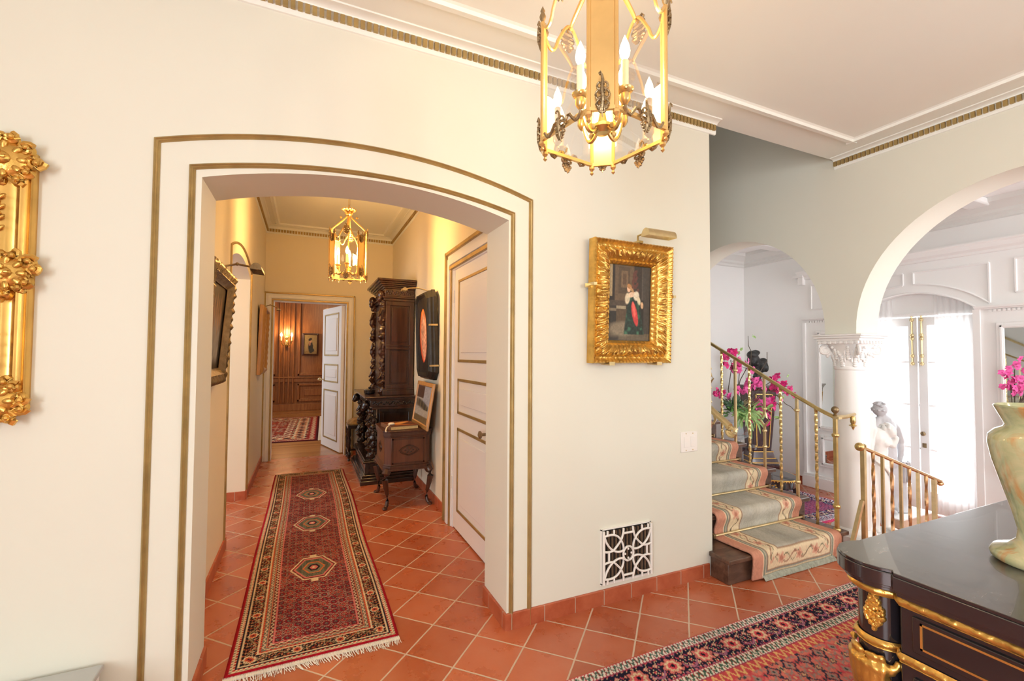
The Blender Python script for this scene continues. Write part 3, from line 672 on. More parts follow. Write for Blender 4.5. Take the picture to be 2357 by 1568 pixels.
ab = MB().box((cx-.155, cy-.145, z0+.175), (cx+.155, cy+.145, z0+.195)); 
for s_ in (0, 1):
    for i in range(8):
        for sg in (-1, 1):
            t_ = -0.145 + i*0.0385
            if s_: ab.box((cx + t_, cy + sg*0.152 - .006, z0+.172), (cx + t_ + .024, cy + sg*0.152 + .006, z0+.194))
            else: ab.box((cx + sg*0.160 - .006, cy + t_ , z0+.172), (cx + sg*0.160 + .006, cy + t_ + .022, z0+.194))
ab.box((cx-.165, cy-.155, z0+.194), (cx+.165, cy+.155, z0+.215)).box((cx-.18, cy-.17, z0+.215), (cx+.18, cy+.17, z0+.232)).box((cx-.19, cy-.18, z0+.232), (cx+.19, cy+.18, z0+.246))
ab.build('abacus', M['white'], e, 0.003, off=L)

# ------------------------------------------------------------------ lanterns
def copy_tree(o, parent=None):
    c = o.copy(); COL.objects.link(c); c.parent = parent
    for ch in list(o.children): copy_tree(ch, c)
    return c
def leaf_blob(mb, c, n, up, h, w_, d=0.012, curls=True):
    """cast acanthus ornament: pointed leaf below, paired scrolls, hooked tip; c centre, n outward, up direction"""
    c = Vector(c); n = Vector(n).normalized(); up = Vector(up).normalized(); s_ = n.cross(up).normalized()
    m3 = Matrix((s_, n, up)).transposed()
    def T(pts, rs): mb.tube([c + s_*a*w_ + up*b*h + n*(d*g) for a, b, g in pts], [r*w_ for r in rs], 6)
    T([(0, -.62, .2), (.02, -.45, .7), (-.03, -.2, 1.1), (.03, .05, 1.2), (-.02, .28, 1.0), (.04, .42, 1.0), (.14, .50, 1.2), (.20, .44, 1.5), (.14, .38, 1.6)], [.03, .10, .13, .12, .10, .08, .06, .05, .05])
    for g_ in (-1, 1):
        for b0, sz in ((-.30, .42), (-.08, .52), (.14, .40)):
            q = []
            for i in range(9):
                t = i/8; a = -PI*.4 + t*PI*1.5; q.append((g_*(sz*.45 + sz*.42*(1-t*.55)*math.cos(a)), b0 + .02 + .11*sz*2*(1-t*.4)*math.sin(a), .6 + .8*t))
            T([(0, b0 - .04, .8)] + q, [.09] + [.085 - .045*i/8 for i in range(9)])
        for i in range(3): mb.ball(c + s_*g_*w_*(.14 + .10*i) - up*h*(.50 - .09*i) + n*d*.6, (w_*.10, d*.35, h*.06), 6, 4, m3 @ Matrix.Rotation(g_*.8, 3, 'Y'))
    for i in range(3): mb.ball(c + up*h*(-.42 + .0*i) + s_*w_*.12*(i-1) + n*d*.8, (w_*.07, d*.35, h*.09), 6, 4, m3)
def make_lantern(loc, rz, label, chain_len):
    e = empty('lantern', loc, label, 'lantern', None, rz)
    R_ = 0.19; c = 0.038; H_ = 0.39
    dirs = [(math.cos(k*PI/2), math.sin(k*PI/2)) for k in range(4)]
    pts = []
    for dx, dy in dirs: pts += [(dx*R_ + dy*c, dy*R_ - dx*c), (dx*R_ - dy*c, dy*R_ + dx*c)]
    fr = MB()
    for x, y in pts:
        fr.tube([(x, y, 0), (x, y, H_)], 0.0065, 8)
        fr.lathe([(0.0, -0.036), (0.007, -0.028), (0.003, -0.020), (0.010, -0.012), (0.010, -0.004), (0.006, 0)], (x, y, 0), 10)
    for k in range(8):
        a, b = pts[k], pts[(k+1) % 8]
        fr.tube([(a[0], a[1], 0.004), (b[0], b[1], 0.004)], 0.0075, 4, sq=True)
        if k % 2 == 1:      # shaped top rail over each pane
            q = []
            for i in range(25):
                t = i/24; z = H_ - 0.030*math.sin(min(1, t*4 if t < .5 else (1-t)*4)*PI)*1 + 0.085*max(0, math.cos((t-0.5)*PI*1.6))**1.5
                q.append((a[0]+(b[0]-a[0])*t, a[1]+(b[1]-a[1])*t, z))
            fr.tube(q, 0.006, 6)
        else: fr.tube([(a[0], a[1], H_), (b[0], b[1], H_)], 0.006, 6)
    fr.build('frame', M['lantern'], e)
    for k in range(4):
        a, b = pts[2*k], pts[2*k+1]; dx, dy = dirs[k]
        st = MB().prism([(a[0]+dx*.001, a[1]+dy*.001), (b[0]+dx*.001, b[1]+dy*.001), (b[0]-dx*.002, b[1]-dy*.002), (a[0]-dx*.002, a[1]-dy*.002)], 0.005, H_)
        st.build('side_strip', M['lantern'], e)
    for k in range(4):
        a, b = pts[2*k+1], pts[(2*k+2) % 8]; n = Vector(((a[0]+b[0])/2, (a[1]+b[1])/2, 0)).normalized()
        v = []; F = []
        for i in range(25):
            t = i/24; z = H_ - 0.030*math.sin(min(1, t*4 if t < .5 else (1-t)*4)*PI) + 0.085*max(0, math.cos((t-0.5)*PI*1.6))**1.5
            x, y = a[0]+(b[0]-a[0])*t, a[1]+(b[1]-a[1])*t; v += [(x, y, 0.008), (x, y, z)]
        F = [(2*i, 2*i+2, 2*i+3, 2*i+1) for i in range(24)]
        MB().add(v, F).build('glass_pane', M['glass'], e)
    for k in range(4):
        dx, dy = dirs[k]; o_ = MB()
        leaf_blob(o_, (dx*(R_+.004), dy*(R_+.004), 0.045), (dx, dy, 0), (0, 0, 1), 0.11, 0.045)
        o_.build('leaf_ornament', M['bronze'], e); o_ = MB()
        leaf_blob(o_, (dx*(R_+.004), dy*(R_+.004), H_-0.01), (dx, dy, 0), (0, 0, 1), 0.10, 0.05)
        o_.build('leaf_ornament', M['bronze'], e)
        for s_ in (-1, 1): MB().lathe([(0.003, -.02), (.009, -.01), (.011, 0), (.006, .012), (.008, .018), (0, .035)], (dx*R_ + s_*dy*c, dy*R_ - s_*dx*c, H_ + .02), 8).build('finial', M['bronze'], e)
        o_ = MB()
        a, b = pts[2*k+1], pts[(2*k+2) % 8]; m_ = Vector(((a[0]+b[0])/2, (a[1]+b[1])/2, 0)); n = m_.normalized(); s_ = Vector((-n.y, n.x, 0))
        leaf_blob(o_, m_ + Vector((0, 0, 0.005)) + n*.006, n, (0, 0, 1), 0.085, 0.05)
        for g in (-1, 1):
            o_.tube([m_ + s_*g*(0.012 + 0.012*q) + n*.008 + Vector((0, 0, 0.008 + 0.016*math.sin(q*1.1))) for q in range(7)], 0.005, 5)
        o_.build('leaf_ornament', M['bronze'], e)
        o_ = MB(); leaf_blob(o_, m_ + Vector((0, 0, H_ + 0.055)) + n*.004, n, (0, 0, 1), 0.095, 0.07)
        o_.build('leaf_ornament', M['bronze'], e)
    cr = MB()
    for k in range(4):
        dx, dy = math.cos(PI/4 + k*PI/2), math.sin(PI/4 + k*PI/2); P = []
        for i in range(22):
            t = i/21; r = 0.13*(1-t)**1.2 + 0.022 + 0.035*math.sin(t*PI*2)*(1-t*.3); z = H_ + 0.07 + 0.17*t - 0.02*math.sin(t*PI*2)
            P.append((dx*r, dy*r, z))
        cr.tube(P, [0.009 - 0.004*abs(2*i/21-1) for i in range(22)], 7)
        cr.ball((dx*.075, dy*.075, H_ + .205), .012, 8, 5)
    for i in range(12):
        a = i*PI/6; cr.ball((0.055*math.cos(a), 0.055*math.sin(a), H_ + .285), (0.018, 0.018, 0.010), 8, 5)
        if i % 2: cr.ball((0.032*math.cos(a), 0.032*math.sin(a), H_ + .255), (0.012, 0.012, 0.012), 8, 5)
    cr.lathe([(0.010, H_+.12), (0.010, H_+.22), (0.03, H_+.235), (0.028, H_+.25), (0.018, H_+.262), (0.05, H_+.278), (0.056, H_+.288), (0.02, H_+.296), (0.008, H_+.31), (0.004, H_+.33)], (0, 0, 0), 20)
    cr.build('crown', M['lantern'], e)
    ar = MB(); ar.lathe([(0.0, 0.02), (0.02, 0.024), (0.034, 0.04), (0.03, 0.052), (0.015, 0.06), (0.008, 0.10), (0.006, 0.40), (0.01, H_+.13)], (0, 0, 0), 16)
    cand = []; 
    for k in range(4):
        a = PI/4 + k*PI/2; dx, dy = math.cos(a), math.sin(a)
        P = [(dx*(0.02 + 0.075*t), dy*(0.02 + 0.075*t), 0.045 - 0.035*math.sin(t*PI*0.9) + 0.075*t**3) for t in [q/12 for q in range(13)]]
        ar.tube(P, 0.0065, 7); ar.ball((dx*.045, dy*.045, .035), .013, 8, 5)
        ar.lathe([(0.006, 0.075), (0.012, 0.082), (0.017, 0.092), (0.016, 0.108), (0.026, 0.118), (0.027, 0.124), (0.012, 0.126)], (dx*.095, dy*.095, 0), 12)
        for j in range(5): ar.ball((dx*.095 + .021*math.cos(j*1.257), dy*.095 + .021*math.sin(j*1.257), .118), (.007, .007, .006), 6, 4)
        cand.append((dx*.095, dy*.095))
    ar.build('candle_arm', M['brass'], e)
    for x, y in cand:
        cd = MB().lathe([(0.0115, 0.120), (0.0115, 0.212), (0.005, 0.216)], (x, y, 0), 12).build('candle', M['candle'], e)
        MB().lathe([(0.006, 0.214), (0.014, 0.228), (0.0165, 0.243), (0.013, 0.262), (0.006, 0.280), (0.001, 0.292)], (x, y, 0), 12).build('bulb', M['bulb'], cd)
    ch = MB(); n = int(chain_len/0.036)
    for i in range(n):
        z = H_ + .335 + i*0.036; q = []
        for j in range(13):
            a = 2*PI*j/12; u = 0.009*math.cos(a); q.append((u, 0, z + 0.022*math.sin(a)) if i % 2 else (0, u, z + 0.022*math.sin(a)))
        ch.tube(q, 0.0022, 5, cap=False)
    zt = H_ + .325 + chain_len
    ch.tube([(0, 0, zt-.05), (0, 0, zt)], .003, 6)
    ch.build('chain', M['brass'], e)
    MB().lathe([(0.012, zt - .03), (0.03, zt - .024), (0.055, zt - .01), (0.06, zt)], (0, 0, 0), 24).build('ceiling_rose', M['brass'], e)
    return e
TH = math.atan2(-1.19, -0.855)
lan = make_lantern((0.855, 1.19, 2.09), TH, 'large four-sided brass and glass lantern hanging over the entrance', CZ - 2.09 - 0.715)
lan2 = copy_tree(lan); lan2.location = (0.32, 4.2, 2.075); lan2.scale = (0.885,)*3; lan2.rotation_euler = (0, 0, -0.98)
for chd in list(lan2.children):
    if chd.name.startswith(('chain', 'ceiling_rose')): pass
lan2['label'] = 'smaller brass and glass lantern hanging in the hallway beyond the arch'
sc_ = (3.10 - 2.075)/0.885
for chd in lan2.children:
    if chd.name.startswith('ceiling_rose'): chd.location.z = sc_ - (CZ - 2.09)
    if chd.name.startswith('chain'):
        dz = sc_ - (CZ - 2.09); chd.scale.z = 1 + dz/(CZ - 2.09 - .715); chd.location.z = -dz/(CZ - 2.09 - .715)*(0.39+.325)
point('lantern_light', (0.855, 1.19, 2.32), 14, (1.0, 0.70, 0.38), 0.07)
point('lantern_light_hall', (0.32, 4.2, 2.29), 74, (1.0, 0.56, 0.19), 0.06)

# ------------------------------------------------------------------ frames and pictures
def frame_mesh(w_, h, prof, relief=None, step=0.012):
    """prof: [(inset from outer edge, depth)], swept round a w x h rectangle in local x,z; relief(s,k)->extra depth"""
    mb = MB(); v = []; n = len(prof); cnt = 0
    corners = [(-w_/2, 0), (w_/2, 0), (w_/2, h), (-w_/2, h)]
    ring = []
    for i in range(4):
        a, b = corners[i], corners[(i+1) % 4]; L = math.hypot(b[0]-a[0], b[1]-a[1]); k = max(2, int(L/step))
        tx, tz = (b[0]-a[0])/L, (b[1]-a[1])/L; nx, nz = -tz, tx
        for j in range(k):
            ring.append((i, j/k, L, a, tx, tz, nx, nz))
    for (i, t, L, a, tx, tz, nx, nz) in ring:
        for kk, (ins, dep) in enumerate(prof):
            s_ = ins + t*(L - 2*ins); x = a[0] + tx*s_ + nx*ins; z = a[1] + tz*s_ + nz*ins
            d = dep + (relief(s_ + i*7.3, kk, L) if relief else 0)
            v.append((x, -d, z))
    m = len(ring)
    f = [(q*n+j, ((q+1) % m)*n+j, ((q+1) % m)*n+j+1, q*n+j+1) for q in range(m) for j in range(n-1)]
    return mb.add(v, f)
def picture(name, label, loc, rot, w_, h, prof, mat_, relief, art, canvas_depth=0.01, px=0.004, step=0.012):
    e = empty(name, loc, label, 'painting'); e.rotation_euler = rot
    fm = frame_mesh(w_, h, prof, relief, step)
    dmax = max(d for _, d in prof)
    fm.build('frame', mat_, e, ang=60)
    ins = prof[-1][0]; W_, H2 = w_ - 2*ins + 0.008, h - 2*ins + 0.008
    nx, nz = max(12, int(W_/px)), max(12, int(H2/px)); U, V = np.meshgrid(np.linspace(0, 1, nx), np.linspace(0, 1, nz))
    P = np.stack([-W_/2 + W_*U, np.full_like(U, -canvas_depth), ins - 0.004 + H2*V], -1)
    grid('canvas', P, art(U, V, W_, H2), M['canvas'], e)
    MB().box((-w_/2 + .01, -0.008, 0.01), (w_/2 - .01, 0.0, h - .01)).build('back_board', M['walnutdark'], e)
    return e
def picture_lamp(e, x, z, reach, lw, m, drop=0.0, r=0.022, shade_m=None):
    """brass picture light fixed to the frame e: base at (x, z), arm reaching out along -y, half-round shade along x"""
    p = MB().tube([(x, -0.01, z-0.03), (x, -0.02, z+0.012), (x, -reach*.45, z+0.035), (x, -reach*.8, z+0.03 - drop*.5), (x, -reach, z+0.02 - drop)], 0.006, 8).ball((x, -reach*.45, z+.035), .010)
    o = p.build('picture_light', m, e)
    s_ = MB(); n = 12; v = []
    for xx in (x-lw/2, x+lw/2):
        for rr in (r, r-.002):
            for i in range(n+1):
                a = PI*i/n; v.append((xx, -reach + math.cos(a)*rr, z + .005 - drop + math.sin(a)*rr*1.2))
    N = n+1; f = []
    for i in range(n):
        f += [(i, i+1, 2*N+i+1, 2*N+i), (N+i, 3*N+i, 3*N+i+1, N+i+1)]
    s_.add(v, f)
    for xx in (x-lw/2, x+lw/2):
        s_.prism([(-reach + math.cos(PI*i/n)*r, z + .005 - drop + math.sin(PI*i/n)*r*1.2) for i in range(n+1)], xx-.001, xx+.001, 'x')
    s_.build('lamp_shade', shade_m or m, o); return o
def carved(amp, f1=90, ks=(2, 3, 4), f2=47):
    def g(s, k, L):
        if k not in ks: return 0
        return amp*(0.5*math.sin(s*f1 + k*1.9) + 0.35*math.sin(s*f2*2.3 + k*3.7) + 0.3*math.sin(s*f2 + 1.3*k))
    return g
def ellipse(U, V, cx_, cy_, rx, ry, rot=0, soft=0.15):
    c_, s_ = math.cos(rot), math.sin(rot); a = (U-cx_)*c_ + (V-cy_)*s_; b = -(U-cx_)*s_ + (V-cy_)*c_
    d = np.sqrt((a/rx)**2 + (b/ry)**2); return np.clip((1 + soft - d)/soft, 0, 1)[..., None]
def over(img, mask, col): return img*(1-mask) + np.asarray(lin(col))*mask
def box_(U, V, x0, x1, y0, y1, soft=0.008):
    return (np.clip((U-x0)/soft+.5, 0, 1)*np.clip((x1-U)/soft+.5, 0, 1)*np.clip((V-y0)/soft+.5, 0, 1)*np.clip((y1-V)/soft+.5, 0, 1))[..., None]
def art_lady(U, V, w_, h):
    n = vnoise(U*40, V*55, 3)[..., None]; n2 = vnoise(U*14, V*18, 8)[..., None]
    g = np.broadcast_to(lin((52, 44, 38)), U.shape + (3,)).copy()
    g = over(g, box_(U, V, 0.16, 0.60, 0.52, 1.0), (98, 80, 60)); g = over(g, box_(U, V, 0.24, 0.50, 0.62, 0.97), (80, 66, 50))
    g = over(g, box_(U, V, 0.30, 0.46, 0.70, 0.92), (112, 90, 66)); g = over(g, box_(U, V, 0.34, 0.42, 0.74, 0.88), (88, 68, 50))
    g = over(g, box_(U, V, 0.0, 0.14, 0.52, 1.0), (38, 32, 28)); g = over(g, box_(U, V, 0.04, 0.10, 0.58, 1.0), (170, 150, 112))
    g = over(g, box_(U, V, 0.02, 0.42, 0.46, 0.53), (74, 62, 50)); g = over(g, box_(U, V, 0.20, 0.42, 0.42, 0.46), (150, 138, 112))
    g = over(g, box_(U, V, 0.20, 0.44, 0.22, 0.42), (84, 68, 50))
    g = over(g, box_(U, V, 0.0, 0.20, 0.12, 0.40), (40, 36, 33)); g = over(g, box_(U, V, 0.0, 0.20, 0.39, 0.425), (120, 108, 88))
    g = over(g, box_(U, V, 0.0, 1.0, 0.0, 0.12, 0.06), (96, 86, 70)); g = over(g, ellipse(U, V, 0.35, 0.16, 0.25, 0.07, 0, .6), (128, 116, 96))
    g = over(g, box_(U, V, 0.0, 0.26, 0.0, 0.06, 0.05), (52, 46, 42))
    g = over(g, box_(U, V, 0.80, 1.0, 0.1, 1.0), (64, 60, 56)); g = over(g, box_(U, V, 0.79, 0.81, 0.1, 1.0), (84, 78, 70))
    for q in range(14):   # tall carved chair back
        x = 0.62 + 0.10*math.sin(q*2.1)*(1-q/16); y = 0.55 + q*0.028; g = over(g, ellipse(U, V, x, y, 0.035, 0.02, q, .5), (92, 52, 44))
    g = over(g, box_(U, V, 0.46, 0.84, 0.10, 0.55, .03), (34, 30, 28))
    m = np.clip(1 - np.abs((U - (0.60 + 0.04*(0.5-V))) / (0.10 + 0.30*np.clip(0.62-V, 0, 1)**0.8*0.85)), 0, 1)*8; m = np.clip(m, 0, 1)[..., None]*box_(U, V, 0, 1, 0.09, 0.64, .01)
    dress = lin((24, 44, 38))*(0.6+0.9*n) + lin((60, 110, 80))*np.clip(n2-.55, 0, 1)*2.0
    g = g*(1-m) + dress*m
    g = over(g, ellipse(U, V, 0.63, 0.36, 0.055, 0.15, 0.38, .2), (196, 62, 62)); g = over(g, ellipse(U, V, 0.61, 0.42, 0.025, 0.08, 0.3, .5), (232, 104, 92))
    g = over(g, ellipse(U, V, 0.55, 0.615, 0.085, 0.03, 0.2, .3), (222, 190, 160))
    g = over(g, ellipse(U, V, 0.66, 0.60, 0.055, 0.05, 0.2, .4), (214, 204, 180)); g = over(g, ellipse(U, V, 0.45, 0.56, 0.045, 0.06, -.2, .4), (206, 192, 162))
    g = over(g, ellipse(U, V, 0.72, 0.54, 0.03, 0.05, 0.5, .4), (210, 196, 164)); g = over(g, ellipse(U, V, 0.80, 0.48, 0.025, 0.035, .2, .5), (206, 170, 130))
    g = over(g, ellipse(U, V, 0.48, 0.69, 0.035, 0.04, 0, .3), (222, 180, 146)); g = over(g, ellipse(U, V, 0.495, 0.72, 0.05, 0.028, -.3, .3), (168, 118, 70)); g = over(g, ellipse(U, V, 0.55, 0.68, 0.05, 0.018, -.6, .3), (180, 140, 96))
    return np.clip(g*(0.82+0.36*n), 0, 1)
def art_landscape(U, V, w_, h):
    n = vnoise(U*18, V*16, 5)[..., None]; s_ = vnoise(U*26, V*4, 9)[..., None]
    g = lin((60, 46, 34))*(0.5+n) ; sky = lin((150, 150, 150))*(0.7+.5*s_)
    mk = np.clip((0.68 - V)/0.2, 0, 1)[..., None]*np.clip((V-.05)/.1, 0, 1)[..., None]; g = g*(1-mk*.85) + sky*mk*.85
    for q in range(9):
        x = 0.06 + q*0.11; g = over(g, ellipse(U, V, x, 0.66 + .05*math.sin(q*3), 0.035, 0.17, .05, .6)*.7, (150, 112, 82))
    g = over(g, box_(U, V, 0.9, 1, 0, 1, .06), (30, 24, 20)); g = over(g, box_(U, V, 0, 1, 0.88, 1, .08), (70, 54, 36))
    return np.clip(g*(.75+.5*n), 0, 1)
def art_dark(U, V, w_, h):
    n = vnoise(U*12, V*14, 15)[..., None]; g = lin((66, 48, 34))*(0.5+n); return over(g, ellipse(U, V, .5, .6, .25, .2, 0, .6), (130, 96, 66))
def art_woman(U, V, w_, h):
    n = vnoise(U*20, V*26, 12)[..., None]; g = np.broadcast_to(lin((150, 128, 84)), U.shape+(3,)).copy()
    g = over(g, box_(U, V, 0, 1, 0, .16, .08), (130, 106, 66)); g = over(g, ellipse(U, V, .52, .36, .17, .30, .08, .15), (34, 34, 34)); g = over(g, ellipse(U, V, .58, .2, .2, .1, 0, .2), (42, 44, 44))
    g = over(g, ellipse(U, V, .50, .66, .09, .08, 0, .2), (176, 132, 104)); g = over(g, ellipse(U, V, .48, .76, .13, .06, .3, .2), (38, 30, 28)); g = over(g, ellipse(U, V, .44, .52, .07, .08, .3, .3), (150, 108, 90))
    return np.clip(g*(.85+.3*n), 0, 1)
def art_interior(U, V, w_, h):
    n = vnoise(U*30, V*30, 22)[..., None]; g = lin((150, 150, 150))*(0.9+.2*n)
    g = over(g, box_(U, V, .0, .5, .66, 1, .02), (66, 44, 34)); g = over(g, box_(U, V, .5, 1, .4, 1, .02), (140, 146, 160))
    for q in range(12): g = over(g, ellipse(U, V, 0.08 + q*0.07, 0.52 - .004*q*q*.3, 0.035, 0.10, 0, .4), ((58, 52, 46), (96, 86, 66), (40, 44, 40))[q % 3])
    g = over(g, box_(U, V, 0, 1, .18, .36, .02), (152, 150, 146)); g = over(g, box_(U, V, 0, 1, 0, .18, .02), (104, 86, 60)); return np.clip(g*(.8+.4*n), 0, 1)
def art_oval(U, V, w_, h):
    n = vnoise(U*24, V*30, 31)[..., None]; t_ = V[..., None]
    g = lin((226, 130, 60))*t_ + lin((206, 70, 40))*(1-t_); fig = ellipse(U, V, .55, .48, .28, .36, 0, .3)
    g = g*(1-fig) + (lin((196, 150, 130))*(0.5+n))*fig; return np.clip(g*(.7+.6*n), 0, 1)
# painting of a lady on the arch wall
GP = [(0, 0.0), (0.0, 0.055), (0.006, 0.064), (0.014, 0.060), (0.022, 0.045), (0.036, 0.040), (0.044, 0.050), (0.052, 0.066), (0.064, 0.076), (0.078, 0.074), (0.092, 0.062), (0.099, 0.050), (0.104, 0.046), (0.108, 0.036), (0.116, 0.040), (0.122, 0.030), (0.128, 0.024), (0.131, 0.014)]
def relief_lady(s, k, L):
    if k in (1, 2, 3): return 0.003*math.sin(s*260)
    if 6 <= k <= 10: return 0.007*(math.sin(s*125 + k*2.2)*math.sin(s*71 - k*1.7)) + 0.005*math.sin(s*190 + k*2.9) + .003*math.sin(s*310 - k*4)
    if 13 <= k <= 15: return 0.0025*math.sin(s*220)
    return 0
pl = picture('framed_painting', 'gold-framed painting of a seated lady in green and red dress', (1.722, D, 1.36), (math.radians(2.2), 0, 0), 0.565, 0.70, GP, M['gilt'], relief_lady, art_lady, px=0.0026, step=0.0035)
lp = MB().box((0.02, -0.06, 0.70), (0.05, 0.0, 0.712)).box((0.085, -0.13, 0.742), (0.10, -0.05, 0.75)).tube([(0.035, -.03, .70), (.035, -.03, .745), (.035, -.09, .75)], .006)
o = lp.build('picture_light', M['brass'], pl)
s_ = MB(); n = 14; A = [(-0.135 + math.cos(PI*i/n)*0.034, 0.722 + math.sin(PI*i/n)*0.045) for i in range(n+1)]
v = [(x, a, b) for x in (0.0, 0.20) for a, b in A]; s_.add(v, [(i, i+1, n+1+i+1, n+1+i) for i in range(n)]); s_.prism(A, -0.001, 0.001, 'x'); s_.prism(A, 0.199, 0.201, 'x')
s_.build('lamp_shade', M['brass_pale'], o)
for x, z, hz in ((-0.285, 0.44, 1), (0.285, 0.40, 1), (-0.17, 0.0, 0), (0.17, 0.0, 0)):
    cl = MB()
    if hz: cl.box((x-.010, -.075, z-.008), (x+.010, 0.0, z+.008)); cl.box((x - (.03 if x < 0 else 0), -.02, z-.018), (x + (.03 if x > 0 else 0), -.014, z+.004))
    else: cl.box((x-.018, -.080, z-.010), (x+.018, -.0, z-.002)); cl.box((x-.018, -.086, z-.010), (x+.018, -.080, z+.010))
    cl.build('brass_clip', M['brass_pale'], pl)
# large gilt mirror cut by the left edge of the photo
gm = empty('gilt_mirror', (-1.36, D, 1.20), 'large gilded mirror with scrolled corner ornaments at the far left', 'mirror')
GP2 = [(0, 0), (0, .02), (.008, .03), (.014, .022), (.022, .034), (.034, .036), (.040, .026), (.050, .020), (.070, .030), (.095, .040), (.12, .034), (.14, .02), (.15, .028), (.16, .012)]
frame_mesh(0.96, 0.90, GP2, None, 0.05).build('frame', M['gilt_smooth'], gm, ang=60)
MB().box((-.34, -.012, .14), (.34, -.004, .76)).build('mirror_glass', M['mirror'], gm)
def rocaille(c, w_, h, seed):
    r = random.Random(seed); mb = MB(); cx_, cz_ = c
    mb.ball((cx_, -.035, cz_), (w_*.36, .03, h*.34), 16, 10)
    for q in range(11):
        a = 2*PI*q/11 + r.random()*.3; rr = .62 + .22*r.random(); x, z = cx_ + w_*.5*rr*math.cos(a), cz_ + h*.5*rr*math.sin(a); sg = 1 if q % 2 else -1; R0 = .018 + .012*r.random()
        pts = [(x + R0*(1-t*.75)*math.cos(a + sg*t*7), -.04 - .012*t, z + R0*(1-t*.75)*math.sin(a + sg*t*7)) for t in [i/12 for i in range(13)]]
        mb.tube(pts, [.010*(1-t*.5) for t in [i/12 for i in range(13)]], 6); mb.ball(pts[-1], .010, 8, 5)
        mb.ball((x, -.025, z), (.020, .018, .024), 8, 6)
    for q in range(9):
        a = 2*PI*q/9; mb.ball((cx_ + w_*.27*math.cos(a), -.055, cz_ + h*.25*math.sin(a)), (.016, .009, .010), 7, 5, Matrix.Rotation(-a, 3, 'Y'))
    mb.ball((cx_, -.066, cz_), (w_*.15, .012, h*.12), 10, 6)
    for q in range(5): mb.ball((cx_ + .018*math.cos(q*1.257), -.078, cz_ + .018*math.sin(q*1.257)), (.010, .006, .006), 6, 5, Matrix.Rotation(-q*1.257, 3, 'Y'))
    return mb
for c, w_, h, sd in (((0.40, 0.86), .21, .20, 1), ((0.42, 0.47), .17, .17, 2), ((0.39, 0.035), .21, .17, 3), ((-0.40, .86), .2, .2, 4), ((-.4, .04), .2, .17, 5)):
    rocaille(c, w_, h, sd).build('corner_ornament' if abs(c[1]-.47) > .2 else 'side_ornament', M['gilt'], gm)
for z0, sg in ((0.76, -1), (0.13, 1)):
    vn = MB(); vn.tube([(0.385 + .012*math.sin(t*6), -.045, z0 + sg*.15*t) for t in [i/14 for i in range(15)]], .005, 5)
    for q in range(8): vn.ball((0.385 + (.02 if q % 2 else -.02), -.045, z0 + sg*(.01 + .018*q)), (.014, .006, .007), 7, 5, Matrix.Rotation((.7 if q % 2 else -.7)*sg, 3, 'Y'))
    for q in range(5): vn.ball((0.385 + .014*math.cos(q*1.257), -.05, z0 + sg*.085 + .014*math.sin(q*1.257)), (.010, .007, .006), 6, 5, Matrix.Rotation(-q*1.257, 3, 'Y'))
    vn.build('leaf_spray', M['gilt'], gm)
# switch plate
sw = empty('light_switch', (2.203, D, 0.80), 'white double light switch plate below the lady painting', 'light switch')
MB().box((-.069, -.006, 0), (.069, 0, .127)).build('plate', M['plastic'], sw, .003)
for x in (-.028, .028):
    MB().box((x-.018, -.009, .03), (x+.018, -.006, .097)).build('toggle', M['plastic'], sw, .002).location = (0, 0, 0)
    for z in (.012, .115): MB().lathe([(0.0035, -.001), (.0035, .002)], (x, -.007, z), 8, axis=Matrix.Rotation(PI/2, 3, 'X')).build('screw', M['brass_pale'], sw)
# wall vent with looping cast grille
gv = empty('wall_vent', (1.71, D, 0.118), 'white fretwork wall vent low on the wall above the red skirting', 'vent')
MB().box((-.17, -.003, 0), (.17, .001, .294)).build('duct_back', M['void'], gv)
lv = MB()
for i in range(13): lv.box((-.158 + i*.0262, -.016, .01), (-.152 + i*.0262, -.004, .284))
lv.build('louvre', M['rustslat'], gv)
g = MB(); yy = -.024; W2, H2 = .170, .147; c0 = (0, H2)
def gl(pts, r=.0062): g.tube([(x, yy, z) for x, z in pts], r, 6)
for sx in (-1, 1):
    gl([(sx*W2, 0), (sx*W2, 2*H2)], .007)
for sx in (-1, 1):
    for sz in (-1, 1):
        X = lambda t: sx*t; Z = lambda t: H2 + sz*t
        P0, P1 = (.155, .118), (.045, .040)
        def bz(a, b, c_, n=14): return [((1-t)**2*a[0] + 2*t*(1-t)*b[0] + t*t*c_[0], (1-t)**2*a[1] + 2*t*(1-t)*b[1] + t*t*c_[1]) for t in [i/n for i in range(n+1)]]
        for path in (bz((.165, .118), (.085, .135), (.052, .082)), bz((.052, .082), (.07, .06), (.105, .032)), bz((.105, .032), (.15, .06), (.165, .118)),
                     bz((.052, .082), (.03, .05), (.036, .022)), bz((.105, .032), (.07, .012), (.036, .022)), bz((.052, .082), (.036, .11), (.033, .147)), bz((.105, .032), (.14, .024), (.17, .036))):
            gl([(X(a), Z(b)) for a, b in path])
        gl([(X(.10), Z(.118)), (X(.10), Z(.147))], .006); gl([(X(.145), Z(.12)), (X(.145), Z(.147))], .006)
for sz in (-1, 1): gl([(-.036, H2 + sz*.118), (.036, H2 + sz*.118)])
for sx in (-1, 1): gl([(sx*.135, H2 - .03), (sx*.135, H2 + .03)])
gl([(.036*math.cos(a), H2 + .040*math.sin(a)) for a in [2*PI*i/24 for i in range(25)]], .0065)
for a in range(4): g.ball((.022*math.cos(a*PI/2), yy, H2 + .026*math.sin(a*PI/2)), (.007, .005, .007), 6, 4)
g.build('grille', M['grille'], gv)
fr = MB(); fr.box((-.178, -.010, -.006), (-.170, 0, .30)).box((.170, -.010, -.006), (.178, 0, .30)).box((-.178, -.010, -.012), (.178, 0, 0)).box((-.178, -.010, .294), (.178, 0, .302))
fr.build('rim', M['grille'], gv)
